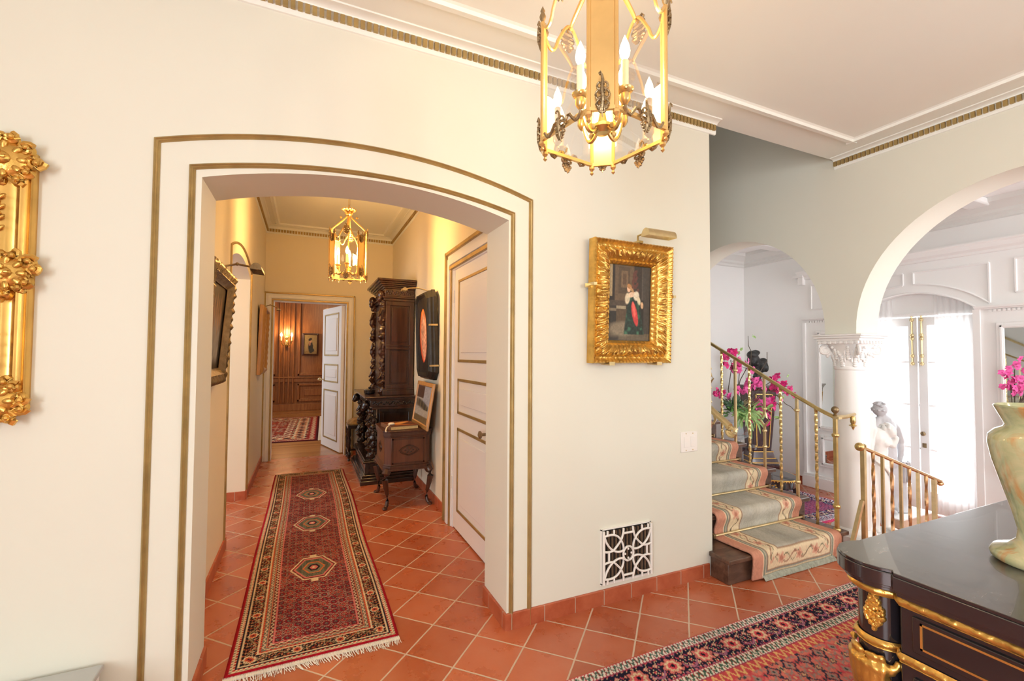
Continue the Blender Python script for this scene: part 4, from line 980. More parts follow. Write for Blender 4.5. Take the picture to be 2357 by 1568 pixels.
# low grey box against the wall at the bottom left edge
lb = empty('low_box', (-1.05, 1.90, 0), 'corner of a grey-topped low box beside the arch wall', 'box')
L = local(lb)
MB().box((-1.45, 1.74, 0), (-0.655, 2.13, 0.255)).build('body', M['white'], lb, .004, off=L)
MB().box((-1.46, 1.73, 0.255), (-0.645, 2.135, 0.275)).build('lid', simple('grey_lid', (.5, .52, .51), .5), lb, .004, off=L)

# ------------------------------------------------------------------ hall pictures
pf1 = [(0, 0), (0, .03), (.01, .048), (.03, .055), (.05, .045), (.06, .05), (.07, .036), (.08, .03), (.085, .02), (.095, .018)]
rel = lambda s, k, L: (0.006*math.sin(s*130) + .003*math.sin(s*61)) if k in (1, 2, 3, 4) else 0
p_ = picture('framed_painting', 'dark landscape in carved bronze-gold frame on hall left wall', (-0.508, 2.955, 1.22), (math.radians(4.4), 0, PI/2), 0.75, 0.665, pf1, M['bronze'], rel, art_landscape, px=0.008)
picture_lamp(p_, 0.04, 0.665, 0.19, 0.20, M['bronze'], 0.0, 0.030)
pf2 = [(0, 0), (0, .03), (.006, .045), (.02, .05), (.03, .06), (.045, .07), (.06, .065), (.07, .045), (.085, .03)]
p_ = picture('framed_painting', 'tall picture in brown and gilt wood frame on far left hall wall', (-0.508, 6.115, 1.16), (math.radians(1.5), 0, PI/2), 0.55, 0.80, pf2, M['goldwood'], lambda s, k, L: .003*math.sin(s*90) if k in (4, 5) else 0, art_dark, px=0.01)
picture_lamp(p_, 0.10, 0.80, 0.17, 0.10, M['bronze'], 0.03, 0.02)
# black octagonal frame with an oval picture
e = empty('framed_painting', (1.128, 4.40, 1.16), 'black eight-sided frame holding an orange oval picture on hall right wall', 'painting'); e.rotation_euler = (math.radians(2.0), 0, -PI/2)
W_, H_ = 0.54, 0.86
def octo(w_, h, ch, z0): return [(-w_/2+ch, z0), (w_/2-ch, z0), (w_/2, z0+ch), (w_/2, z0+h-ch), (w_/2-ch, z0+h), (-w_/2+ch, z0+h), (-w_/2, z0+h-ch), (-w_/2, z0+ch)]
fm = MB(); lv = [(0, .0, 0), (0, .03, 0), (.010, .040, 0), (.010, .06, 0), (.025, .075, 0), (.028, .092, 0), (.045, .096, 0), (.060, .086, 0), (.070, .080, 0)]
v = []
for ins, dep, _ in lv: v += [(x, -dep, z) for x, z in octo(W_-2*ins, H_-2*ins, .075-ins*.5, ins)]
F = [(i*8+j, i*8+(j+1) % 8, (i+1)*8+(j+1) % 8, (i+1)*8+j) for i in range(len(lv)-1) for j in range(8)]
# flat mount with an oval hole
n = 48; ox = [(0.155*math.sin(2*PI*i/n), H_/2 + .265*-math.cos(2*PI*i/n)) for i in range(n)]
ins = .070; oc = octo(W_-2*ins, H_-2*ins, .075-ins*.5, ins)
def on_oct(a):
    dx, dz = math.sin(a), -math.cos(a); best = 9
    for j in range(8):
        p, q = oc[j], oc[(j+1) % 8]; ex, ez = q[0]-p[0], q[1]-p[1]; den = dx*ez - dz*ex
        if abs(den) > 1e-9:
            t = (p[0]*ez - (p[1]-H_/2)*ex)/den; u = (p[0]*dz - (p[1]-H_/2)*dx)/den
            if t > 0 and -1e-6 <= u <= 1+1e-6: best = min(best, t)
    return (dx*best, H_/2 + dz*best)
b0 = len(v); v += [(x, -.079, z) for x, z in [on_oct(2*PI*i/n) for i in range(n)]] + [(x, -.076, z) for x, z in ox] + [(x, -.066, z) for x, z in ox]
F += [(b0+i, b0+(i+1) % n, b0+n+(i+1) % n, b0+n+i) for i in range(n)] + [(b0+n+i, b0+n+(i+1) % n, b0+2*n+(i+1) % n, b0+2*n+i) for i in range(n)]
fm.add(v, F).build('frame', simple('ebonised_frame', (0.018, 0.017, 0.016), 0.28, var=.3, nscale=20, bump=.4, bscale=60), e, ang=18)
R1 = np.linspace(0, 1, 30); A1 = np.linspace(0, 2*PI, 61); RR, AA = np.meshgrid(R1, A1)
P = np.stack([.16*RR*np.sin(AA), -.068 - .008*(1-RR**2), H_/2 - .27*RR*np.cos(AA)], -1)
grid('canvas', P, art_oval(.5 + .5*RR*np.sin(AA), .5 - .5*RR*np.cos(AA), .28, .5), M['canvas'], e)
for z in (.52, .14): MB().box((.262, -.085, z-.008), (.285, -.0, z+.008)).build('brass_clip', M['brass_pale'], e)
picture_lamp(e, 0.0, .86, .25, .10, M['brass_pale'], 0.0, 0.024)
# small gold frame leaning on the chest
p_ = picture('framed_painting', 'small gold-framed picture leaning against wall on the wooden chest', (1.022, 4.40, 0.704), (math.radians(-8.5), 0, -PI/2), 0.64, 0.43, [(0, 0), (0, .016), (.005, .020), (.028, .018), (.033, .022), (.040, .014), (.044, .008)], M['goldwood'], None, art_interior, canvas_depth=.012, px=.006)
# ------------------------------------------------------------------ walnut chest on cabriole legs
e = empty('chest_stand', (0.875, 4.51, 0), 'walnut box chest on four curved legs against hall right wall', 'chest'); L = local(e)
x0, x1, y0, y1, ch = .665, 1.085, 4.225, 4.795, .055
def chp(o): return [(x0-o+ch, y0-o), (x1+o-ch, y0-o), (x1+o, y0-o+ch), (x1+o, y1+o-ch), (x1+o-ch, y1+o), (x0-o+ch, y1+o), (x0-o, y1+o-ch), (x0-o, y0-o+ch)]
MB().prism(chp(0), .385, .64).build('body', M['walnut'], e, .003, off=L)
MB().prism(chp(.012), .355, .385).prism(chp(.018), .340, .357).prism(chp(.006), .385, .395).build('plinth_moulding', M['walnutdark'], e, .003, off=L)
MB().prism(chp(.008), .64, .655).prism(chp(.012), .655, .688).prism(chp(.018), .688, .703).build('lid', M['walnutdark'], e, .003, off=L)
fr = MB()
for a in ((x0+.06, .40, x0+.075, .63), (x1-.075, .40, x1-.06, .63), (x0+.06, .40, x1-.06, .412), (x0+.06, .618, x1-.06, .63)): fr.box((a[0], y0-.004, a[1]), (a[2], y0+.002, a[3]))
fr.build('panel_moulding', M['walnutdark'], e, off=L)
def carved_oval(c, w_, h, ax):
    o_ = MB()
    def P(a, b, d): return (c[0]+a, c[1]-d, c[2]+b) if ax == 'y' else (c[0]-d, c[1]+a, c[2]+b)
    for rr in (1, .82): o_.tube([P(w_*rr*math.cos(t)*(1+.12*math.cos(2*t)), h*rr*math.sin(t)*(1+.05*math.cos(4*t)), .002) for t in [2*PI*i/30 for i in range(31)]], .0032, 5)
    for q in range(6): o_.ball(P(w_*.45*math.cos(q*1.047), h*.45*math.sin(q*1.047), .001), (.012, .006, .007) if ax == 'y' else (.006, .012, .007), 7, 4)
    o_.ball(P(0, 0, .001), .009, 8, 5)
    for s_ in (-1, 1): o_.ball(P(s_*w_*1.18, 0, .001), (.007, .003, .004) if ax == 'y' else (.003, .007, .004), 6, 4); o_.ball(P(0, s_*h*1.1, .001), .004, 6, 4)
    return o_
carved_oval((.88, y0, .52), .075, .046, 'y').build('carved_medallion', M['oakdark'], e, off=L)
carved_oval((x0, 4.51, .52), .075, .046, 'x').build('carved_medallion', M['oakdark'], e, off=L)
for lx, ly, sx, sy in ((.685, 4.245, -1, -1), (1.065, 4.245, 1, -1), (.685, 4.775, -1, 1), (1.065, 4.775, 1, 1)):
    P = [(lx + sx*(-.005), ly + sy*(-.005), .345), (lx + sx*.012, ly + sy*.012, .315), (lx + sx*.020, ly + sy*.018, .27), (lx + sx*.008, ly + sy*.008, .20), (lx - sx*.006, ly - sy*.006, .13), (lx - sx*.010, ly - sy*.010, .07), (lx - sx*.003, ly - sy*.003, .03), (lx + sx*.010, ly + sy*.012, .012)]
    lg = MB().tube(P, [.036, .036, .030, .023, .017, .014, .017, .016], 12)
    lg.ball((lx + sx*.016, ly + sy*.020, .013), (.024, .028, .013), 12, 6)
    lg.build('leg', M['walnutdark'], e, off=L)
# book on the chest
e = empty('book', (.83, 4.42, .7045), 'large thick book lying on the walnut chest', 'book', rz=0.12)
MB().box((-.13, -.155, .004), (.125, .155, .030)).build('pages', simple('book_pages', (.72, .56, .26), .7, var=.1, nscale=60), e)
cv = np.zeros((30, 24, 3)); U, V = np.meshgrid(np.linspace(0, 1, 24), np.linspace(0, 1, 30)); nn = vnoise(U*7, V*9, 2)[..., None]
cc = lin((96, 52, 34))*(.5+nn); cc = over(cc, ellipse(U, V, .5, .6, .35, .10, .5, .5), (206, 150, 86)); cc = over(cc, ellipse(U, V, .4, .35, .3, .07, -.4, .5), (190, 120, 60))
MB().box((-.135, -.16, 0), (.14, .16, .004)).box((-.14, -.16, 0), (-.134, .16, .034)).box((-.135, -.16, .030), (.135, .16, .034)).build('cover', simple('book_cover', (.20, .10, .06), .35), e, .001)
grid('cover_picture', np.stack([-.13 + .26*U, -.155 + .31*V, np.full_like(U, .0346)], -1), cc, M['canvas'], e)
MB().tube([(-.13, -.10, .040), (-.17, -.15, .03), (-.19, -.19, .008), (-.195, -.22, .004)], .006, 5).ball((-.10, -.06, .045), (.035, .025, .014), 8, 5).build('ribbon', M['fringe'], e)

# ------------------------------------------------------------------ carved armoire
def carve_column(mb, x, y, z0, z1, r, seed, n=14):
    rr = random.Random(seed); z = z0
    while z < z1:
        h = r*(0.7 + rr.random()*.9); w_ = r*(.55 + .6*rr.random()); dx = -r*.35*rr.random()
        mb.ball((x + dx, y + r*.3*(rr.random()-.5), z + h*.5), (w_, w_*.9, h*.75), 10, 7)
        for q in range(5):
            a = PI*.5 + PI*rr.random(); mb.ball((x + dx + w_*.9*math.cos(a), y + w_*.9*math.sin(a), z + h*rr.random()), r*(.18 + .2*rr.random()), 7, 5)
        z += h*1.05
def figure_bracket(mb, x, y, z, r, h):
    """small carved figure: scroll foot, body, arms, head"""
    mb.tube([(x, y, z), (x-r*.35, y, z+h*.12), (x-r*.1, y, z+h*.25), (x-r*.55, y, z+h*.42), (x-r*.35, y, z+h*.62), (x-r*.25, y, z+h*.8)], [r*.45, r*.5, r*.32, r*.6, r*.55, r*.35], 10)
    mb.ball((x-r*.4, y, z+h*.90), (r*.42, r*.38, r*.5), 10, 7); mb.ball((x-r*.78, y, z+h*.89), (r*.12, r*.1, r*.12), 6, 5)
    for s_ in (-1, 1):
        mb.tube([(x-r*.3, y+s_*r*.45, z+h*.74), (x-r*.7, y+s_*r*.7, z+h*.60), (x-r*1.0, y+s_*r*.2, z+h*.52)], r*.17, 6)
        mb.ball((x-r*.55, y+s_*r*.22, z+h*.62), r*.2, 7, 5)
    for q in range(6): mb.ball((x-r*.5-r*.2*math.sin(q*1.3), y+r*.3*math.cos(q*2.1), z+h*(.05+.06*q)), r*.24, 7, 5)
e = empty('carved_armoire', (.90, 5.6, 0), 'tall dark carved two-tier armoire against hall right wall', 'armoire'); L = local(e)
def bx(mb, *a): mb.box(*a); return mb
base = MB().box((.545, 5.08, 0), (1.125, 6.22, .045)).box((.555, 5.09, .045), (1.125, 6.21, .075)).box((.57, 5.11, .075), (1.125, 6.19, .10)).box((.60, 5.14, .10), (1.125, 6.16, .22)).box((.575, 5.11, .22), (1.125, 6.19, .245)).box((.59, 5.13, .245), (1.125, 6.17, .262))
base.build('plinth', M['oakblack'], e, .006, off=L)
lo_ = MB().box((.72, 5.16, .262), (1.12, 6.14, .90)); lo_.box((.74, 5.145, .30), (1.10, 5.16, .36)).box((.74, 5.145, .76), (1.10, 5.16, .80)).box((.74, 5.145, .36), (.79, 5.16, .76)).box((1.06, 5.145, .36), (1.10, 5.16, .76)).box((.74, 5.147, .53), (1.10, 5.16, .56))
lo_.build('lower_body', M['oakblack'], e, .003, off=L)
st = MB().box((.66, 5.11, .80), (1.12, 6.19, .83)).box((.64, 5.10, .83), (1.12, 6.20, .905)).box((.60, 5.07, .905), (1.125, 6.24, .925)).box((.575, 5.045, .925), (1.125, 6.265, .945))
st.build('ledge', M['oakdark'], e, .005, off=L)
for q, yy_ in enumerate((5.155, 6.145)):
    c_ = MB(); figure_bracket(c_, .665, yy_, .26, .065, .30); figure_bracket(c_, .665, yy_, .53, .065, .28); c_.ball((.60, yy_, .85), (.045, .04, .05)); c_.ball((.575, yy_, .82), (.03, .035, .035))
    carve_column(c_, .69, yy_, .28, .80, .045, 11+q)
    c_.build('carved_figure', M['oakblack'], e, remesh=.0055, off=L)
fz = MB(); rr = random.Random(3)
for i in range(26):
    fz.ball((.67 + i*.017, 5.098, .868 + .012*math.sin(i*1.7)), (.010, .007, .012), 7, 5)
fz.build('carved_frieze', M['oakblack'], e, off=L); fz = MB()
for i in range(30): fz.ball((.70 + i*.0135, 5.138, .165 + .02*math.sin(i*1.3)), (.008, .008, .014), 6, 4)
fz.build('carved_frieze', M['oakblack'], e, off=L); fz = MB()
for i in range(60): fz.ball((.636, 5.12 + i*.018, .868 + .014*math.sin(i*1.7)), (.007, .010, .013), 6, 4)
fz.build('carved_frieze', M['oakblack'], e, off=L)
up = MB().box((.80, 5.20, .945), (1.115, 5.93, 2.06)); up.box((.775, 5.17, .945), (1.12, 5.96, 1.00)).box((.785, 5.18, 1.0), (1.12, 5.95, 1.02))
for a in ((.80, .85), (1.065, 1.115)): up.box((a[0], 5.182, 1.02), (a[1], 5.20, 2.0))
for z0_, z1_ in ((1.02, 1.06), (1.455, 1.475), (1.49, 1.51), (1.95, 2.0)): up.box((.80, 5.180, z0_), (1.115, 5.20, z1_))
up.box((.85, 5.188, 1.47), (1.065, 5.20, 1.50)).box((.87, 5.193, 1.08), (1.045, 5.20, 1.43)).box((.87, 5.193, 1.54), (1.045, 5.20, 1.93))
up.build('upper_body', M['oakdark'], e, .003, off=L)
dr = MB().box((.785, 5.30, 1.05), (.80, 5.83, 1.98)); dr.box((.775, 5.36, 1.12), (.785, 5.77, 1.92)); dr.build('door', M['oakdark'], e, .006, off=L)
cn = MB().box((.775, 5.17, 2.0), (1.12, 5.96, 2.03)).box((.76, 5.155, 2.03), (1.12, 5.975, 2.05)).box((.79, 5.18, 2.05), (1.12, 5.95, 2.14))
for i, (o_, z0_, z1_) in enumerate(((.015, 2.14, 2.158), (.035, 2.158, 2.175), (.055, 2.175, 2.195), (.075, 2.195, 2.215), (.095, 2.215, 2.24))): cn.box((.79-o_, 5.18-o_, z0_), (1.122, 5.95+o_, z1_))
cn.build('cornice', M['oakdark'], e, .004, off=L)
fz = MB()
for i in range(20): fz.ball((.80 + i*.0165, 5.178, 2.095 + .014*math.sin(i*1.9)), (.010, .008, .014), 7, 5)
fz.build('carved_frieze', M['oakdark'], e, off=L); fz = MB()
for i in range(44): fz.ball((.786, 5.20 + i*.017, 2.095 + .014*math.sin(i*1.9)), (.008, .010, .014), 6, 4)
fz.build('carved_frieze', M['oakdark'], e, off=L)
for q, yy_ in enumerate((5.215, 5.915)):
    c_ = MB(); figure_bracket(c_, .775, yy_, 1.62, .055, .38); figure_bracket(c_, .775, yy_, 1.27, .045, .34); figure_bracket(c_, .78, yy_, .95, .060, .32); c_.ball((.755, yy_, 1.60), (.04, .045, .035)); c_.ball((.75, yy_, 2.07), (.045, .045, .055)); c_.ball((.735, yy_, 2.02), (.03, .04, .04))
    carve_column(c_, .79, yy_, .96, 2.0, .032, 21+q)
    c_.build('carved_figure', M['oakdark'], e, remesh=.0055, off=L)
# black dish on the armoire ledge
e = empty('black_dish', (.672, 5.45, .946), 'small black lidded dish on the armoire ledge', 'dish')
MB().lathe([(.05, 0), (.062, .01), (.066, .045), (.06, .05), (.04, .058), (.012, .062), (.016, .075), (0, .085)], (0, 0, 0), 20, sy=1.5).build('bowl', M['black'], e)
# stool behind the armoire
e = empty('stool', (.665, 6.48, 0), 'dark wooden stool with gold cushion between armoire and far door', 'stool'); L = local(e)
sm_ = MB(); sm_.box((-.15, -.17, .42), (.15, .17, .47)); sm_.build('seat', M['oakblack'], e, .004)
cu = MB(); cu.ball((0, 0, .475), (.155, .17, .075), 20, 10); cu.build('cushion', simple('gold_velvet', (.32, .19, .06), .8, var=.4, nscale=18), e)
for lx in (-.13, .13):
    for ly in (-.15, .15):
        MB().lathe([(.022, .42), (.022, .33), (.014, .31), (.022, .27), (.016, .20), (.022, .15), (.013, .12), (.022, .10), (.022, .05), (.012, .03), (.02, .015), (.014, 0)], (lx, ly, 0), 12).build('leg', M['oakblack'], e)
MB().box((-.14, -.16, .10), (-.12, .16, .13)).box((.12, -.16, .10), (.14, .16, .13)).box((-.13, -.01, .105), (.13, .01, .125)).build('stretcher', M['oakblack'], e)
# end room: sconce and small picture
e = empty('wall_sconce', (-.445, 12.42, 1.60), 'two-candle wall sconce on the wood panelling of the end room', 'wall lamp')
MB().ball((0, 0, .06), (.05, .02, .09)).ball((0, 0, .20), (.045, .02, .06)).box((-.035, -.01, .08), (.035, .01, .25)).build('back_plate', M['brass'], e)
ar = MB()
for s_ in (-1, 1):
    ar.tube([(0, -.02, .04), (s_*.05, -.06, .0), (s_*.10, -.09, .04), (s_*.115, -.10, .11)], .010, 8); ar.lathe([(.01, .10), (.03, .11), (.028, .125)], (s_*.115, -.10, 0), 12)
ar.build('arm', M['brass'], e)
for s_ in (-1, 1):
    cd = MB().lathe([(.014, .12), (.014, .22)], (s_*.115, -.10, 0), 12).build('candle', M['candle'], e)
    MB().lathe([(.008, .22), (.024, .245), (.026, .265), (.012, .30), (0, .325)], (s_*.115, -.10, 0), 12).build('bulb', M['bulb'], cd)
point('sconce_light', (-.445, 12.15, 1.95), 20, (1.0, 0.60, 0.26), 0.08)
picture('framed_painting', 'small portrait of a dark figure on the end room panelling', (.09, 12.44, 1.36), (0, 0, 0), .38, .56, [(0, 0), (0, .025), (.01, .03), (.03, .025), (.035, .03), (.045, .012)], M['walnutdark'], None, art_woman, px=.01)
struct(MB().tube([(-.7, 9.0, 2.9), (-.7, 9.0, 3.1)], .01), 'trim_21', M['brass'])
point('end_room_light', (0.6, 9.6, 2.7), 40, (1.0, 0.70, 0.40), 0.15)

# ------------------------------------------------------------------ rugs
CREAM, NAVY, RED, DRED, ORNG, SAGE, PINK = (206, 186, 150), (26, 20, 34), (150, 22, 34), (96, 16, 28), (190, 98, 56), (112, 112, 92), (196, 110, 104)
def motif_field(s, t, cell, base, cols, seed, k=1.0):
    """dense herati-like lattice of small flowers in metric coordinates: every lattice layer has its own colours"""
    img = np.broadcast_to(lin(base), s.shape + (3,)).copy(); ci = [lin(c) for c in cols]; n = len(ci)
    vine = np.abs(np.sin(s/cell*PI + 1.1*np.sin(t/cell*PI/1.15))) < .10; img = np.where(vine[..., None], ci[1 % n], img)
    for layer, (off, rr) in enumerate((((0, 0), .30), ((.5, .5), .27), ((.5, 0), .15), ((0, .5), .15))):
        a = s/cell + off[0]; b = t/(cell*1.15) + off[1]; ia = np.floor(a); ib = np.floor(b); fa = a - ia - .5; fb = b - ib - .5
        hsh = hash2(ia.astype(int), ib.astype(int), seed + layer); ang = np.arctan2(fb, fa); r = np.sqrt(fa**2 + fb**2)
        lobes = rr*k*(1 + .26*np.cos((4 + 2*(layer % 2))*ang + layer)); alt = (hsh > .72)[..., None]
        c0 = np.where(alt, ci[(layer + 2) % n], ci[layer % n])
        for lim, c in ((1.0, c0), (.68, lin(base)*.8), (.50, ci[(layer + 1) % n]), (.22, ci[(layer + 3) % n])): img = np.where((r < lobes*lim)[..., None], c, img)
    return img
def persian(S, T, w_, h, bands, field, medallions=(), seed=1, scroll=NAVY):
    """S in 0..w, T in 0..h metres from the corner"""
    d = np.minimum(np.minimum(S, w_ - S), np.minimum(T, h - T)); along = np.where(np.minimum(S, w_-S) < np.minimum(T, h-T), T, S)
    img = motif_field(S - w_/2, T, field['cell'], field['base'], field['cols'], seed)
    for cx_, cz_, mw, mh in medallions:
        a, b = np.abs(S - cx_)/mw, np.abs(T - cz_)/mh; q = np.maximum(a*1.0 + b*.55, b)
        for lim, col in ((1.22, CREAM), (1.12, DRED), (1.04, PINK), (.94, SAGE), (.60, ORNG), (.52, SAGE), (.34, NAVY), (.22, PINK), (.1, CREAM)):
            img = np.where((q < lim)[..., None], lin(col), img)
        sp = (np.sin(S*420)*np.sin(T*390) > .25) & (q < .9) & (q > .62); img = np.where(sp[..., None], lin(NAVY), img)
        tip = (np.abs(S-cx_) < .02) & (np.abs(np.abs(T-cz_) - mh*1.32) < .02); img = np.where(tip[..., None], lin(CREAM), img)
    x = 0
    for wd, kind, c1, c2 in bands:
        m = (d >= x) & (d < x + wd); v = (d - x)/wd; col = np.broadcast_to(lin(c1), S.shape + (3,)).copy()
        if kind == 'dots':
            p = (np.sin(along*2*PI/.020) > 0.1) & (np.abs(v-.5) < .33); col = np.where(p[..., None], lin(c2), col)
        elif kind == 'zig':
            ph = np.abs(((along/.045) % 1) - .5)*2; p = np.abs(v - ph) < .22; col = np.where(p[..., None], lin(c2), col)
        elif kind == 'leaf':
            ph = (along/.034) % 1; p = (np.abs(v - .5 - .25*np.sin(along*2*PI/.034)) < .16); p2 = np.sin(along*2*PI/.017 + v*5) > .55
            col = np.where(p[..., None], lin(c2), col); col = np.where((p2 & ~p)[..., None], lin(RED), col)
        elif kind == 'main':
            col = motif_field(along, v*wd, wd*.42, c1, c2, seed + 9, .72); P_ = .19
            pa = ((along/P_) % 1) - .5; r = np.sqrt((pa*P_)**2 + ((v-.5)*wd)**2); an = np.arctan2((v-.5)*wd, pa*P_); R0 = wd*.42*(1 + .14*np.cos(8*an))
            for lim, cc_ in ((1.0, NAVY), (.88, c2[0]), (.62, c2[1]), (.42, c2[2]), (.2, NAVY)): col = np.where((r < R0*lim)[..., None], lin(cc_), col)
            vine = np.abs((v-.5) - .32*np.cos(along*2*PI/P_)) < .05; col = np.where((vine & (r > R0))[..., None], lin(c2[3 % len(c2)]), col)
        img = np.where(m[..., None], col, img); x += wd
    img = img*(0.80 + .4*vnoise(S*160, T*160, 7)[..., None])
    return np.clip(img*(.88 + .24*vnoise(S*5, T*5, 4)[..., None]), 0, 1)
def rug(name, label, loc, rz, w_, h, px, bands, field, medallions=(), seed=1, thick=.012, fringe=(0, 0), cat='rug', edge=None, wavy=0.0, group=None, side_fringe=False):
    """local x 0..w, y 0..h"""
    e = empty(name, loc, label, cat, group, rz)
    nx, ny = int(w_/px), int(h/px); S, T = np.meshgrid(np.linspace(0, w_, nx), np.linspace(0, h, ny))
    C = persian(S, T, w_, h, bands, field, medallions, seed)
    dd = np.minimum(np.minimum(S, w_-S), np.minimum(T, h-T)); Z = thick*np.clip(dd/.012, 0, 1)**.5 + .0012*vnoise(S*40, T*40, 2)
    Xw = S + wavy*np.sin(T*3.1 + .4)*(.5 + S/w_*.5)
    grid('pile', np.stack([Xw, T, Z], -1), C, M['pile'], e)
    for side, on in ((0, fringe[0]), (1, fringe[1])):
        if not on: continue
        f = MB(); r = random.Random(seed + side); n = int(w_/.0045)
        for i in range(n):
            x = w_*(i + .5)/n; y = -.0 if side == 0 else h; s_ = -1 if side == 0 else 1; L_ = on*(.65 + .5*r.random()); sw_ = (.25*math.sin(i*.021) + .5*(r.random()-.5))*L_
            f.tube([(x, y - s_*.004, thick*.7), (x + sw_*.3, y + s_*L_*.5, .004 + .003*r.random()), (x + sw_, y + s_*L_, .002)], .0016, 3, cap=False)
        if side == 0 or True:
            hb = MB().box((0, (-.018 if side == 0 else h), .002), (w_, (0 if side == 0 else h + .018), thick*.6)); f.v, f.f = f.v, f.f
            f.add(hb.v, hb.f)
        f.build('fringe', M['fringe'], e)['kind'] = 'stuff'
    return e
RB = [(.018, 'flat', (150, 14, 32), 0), (.012, 'dots', CREAM, (110, 96, 84)), (.010, 'dots', (176, 40, 40), CREAM), (.006, 'flat', NAVY, 0), (.008, 'flat', CREAM, 0), (.062, 'main', (22, 18, 24), (CREAM, ORNG, (170, 60, 50), (150, 130, 92))), (.006, 'flat', CREAM, 0), (.010, 'dots', (170, 36, 40), ORNG), (.018, 'leaf', (96, 112, 96), CREAM), (.006, 'flat', (200, 120, 90), 0), (.020, 'leaf', (60, 50, 46), CREAM), (.006, 'flat', PINK, 0)]
rug('hall_runner', 'long red patterned runner with three medallions on the hall tiles', (-.30, 2.31, 0), 0.0, .745, 3.60, .0040, RB,
    dict(cell=.044, base=(132, 14, 30), cols=[(156, 138, 118), (44, 38, 48), (112, 106, 92), (170, 104, 84), (36, 36, 44)]), [(.372, .95, .115, .135), (.372, 1.80, .115, .135), (.372, 2.65, .115, .135)], 3, fringe=(.055, 0), wavy=.006)
BB = [(.015, 'flat', (196, 84, 84), 0), (.045, 'leaf', (214, 206, 196), (70, 96, 84)), (.008, 'flat', (150, 60, 84), 0), (.125, 'main', (28, 26, 48), (PINK, CREAM, (196, 70, 80), (150, 96, 120))), (.008, 'flat', (150, 60, 84), 0), (.048, 'leaf', (214, 206, 190), (60, 90, 74)), (.006, 'flat', (150, 60, 84), 0), (.050, 'zig', (188, 72, 76), (214, 170, 110))]
rug('entrance_rug', 'large rose and navy patterned rug beside the black console', (.50, -.75, 0), math.radians(.6), 2.95, 2.46, .0058, BB,
    dict(cell=.105, base=(202, 112, 100), cols=[(46, 48, 66), (150, 128, 120), (196, 76, 84), (60, 72, 74), (200, 160, 120)]), [], 5)
rug('end_room_rug', 'fringed red rug on the wooden floor of the end room', (.20, 8.02, 0), math.radians(88), 3.05, 2.6, .018, [(.05, 'flat', (70, 20, 26), 0), (.10, 'leaf', (150, 40, 40), CREAM), (.30, 'main', (130, 24, 30), (CREAM, ORNG, NAVY, (190, 120, 70))), (.10, 'leaf', CREAM, (110, 40, 40))],
    dict(cell=.16, base=(140, 40, 34), cols=[CREAM, (60, 20, 30), ORNG, (120, 70, 60)]), [], 8, fringe=(.12, 0))
rug('sunken_room_rug', 'mauve and navy bordered rug in the sunken room by the oval table', (4.80, 3.05, LOW), 0.0, 1.12, 1.9, .010, [(.03, 'flat', (190, 60, 100), 0), (.10, 'leaf', (206, 200, 206), (40, 40, 70)), (.11, 'main', (50, 46, 76), (CREAM, (170, 90, 120), NAVY, (150, 150, 160)))],
    dict(cell=.07, base=(140, 66, 92), cols=[(120, 50, 80), (150, 90, 120), (60, 50, 80)]), [], 9)

# ------------------------------------------------------------------ staircase
RS, GO, Y1, SX0, SX1 = 0.159, 0.274, 1.99, 2.405, 3.56
e = empty('staircase', (2.98, 2.05, 0), 'dark wooden staircase rising between the arch wall and the arcade', 'staircase'); L = local(e)
NS = 10
for n in range(1, NS + 1):
    yn = Y1 + GO*(n-1); zt = RS*n
    s_ = MB()
    xl = 2.368 if n == 1 else SX0
    if n == 1:
        s_.box((2.375, yn + .022, 0), (SX1 - .03, 2.150, zt - .03)).box((SX0, 2.145, 0), (SX1 - .03, yn + GO + .02, zt - .03)).box((2.362, yn, zt - .03), (SX1, 2.150, zt)).box((SX0, 2.145, zt - .03), (SX1, yn + GO + .03, zt))
    else:
        s_.box((SX0, yn + .022, zt - RS), (SX1 - .03, yn + GO + .02, zt - .03)).box((SX0, yn, zt - .03), (SX1, yn + GO + .03, zt))
    s_.build('step', M['stairwood'], e, .006, off=L)
MB().prism([(Y1 + GO, 0), (Y1 + GO*NS + .02, 0), (Y1 + GO*NS + .02, RS*NS - .17), (Y1 + GO + .02, 0)], SX0 + .01, SX1 - .04, 'x').build('carriage', M['white'], e, off=L)
struct(MB().box((2.39, Y1 + GO*NS + .03, RS*NS - .2), (XA, 5.0, RS*NS)), 'floor_landing', M['stairwood'])
# carpet runner following the treads
e = empty('stair_carpet', (2.98, 2.02, 0), 'sage and rose carpet runner laid down the staircase', 'carpet'); L = local(e)
path = [(1.982, .012), (1.978, .06), (1.972, .11)]
for n in range(1, NS + 1):
    yn = Y1 + GO*(n-1); zt = RS*n; fat = .016
    path += [(yn - .016, zt - .035), (yn - .020, zt - .012), (yn - .010, zt + .010), (yn + .012, zt + fat + .002), (yn + .06, zt + fat - .002), (yn + GO*.75, zt + fat*.7), (yn + GO - .004, zt + .010)]
    if n < NS: path += [(yn + GO + .008, zt + .02), (yn + GO + .006, zt + .07)]
pts = [Vector((0, y, z)) for y, z in path]; seg = [0]
for a, b in zip(pts, pts[1:]): seg.append(seg[-1] + (b-a).length)
tt = np.arange(0, seg[-1], .009); PY = np.interp(tt, seg, [p.y for p in pts]); PZ = np.interp(tt, seg, [p.z for p in pts])
k = np.array([.25, .5, .25])
for _ in range(2): PY[1:-1] = np.convolve(PY, k, 'same')[1:-1]; PZ[1:-1] = np.convolve(PZ, k, 'same')[1:-1]
CX0, CX1 = 2.545, 3.425; xs = np.linspace(CX0, CX1, 190); X, TT = np.meshgrid(xs, tt); Yg = np.repeat(PY[:, None], 190, 1); Zg = np.repeat(PZ[:, None], 190, 1)
Yg = Yg + .003*np.sin(X*23 + TT*5)*(TT < .2)
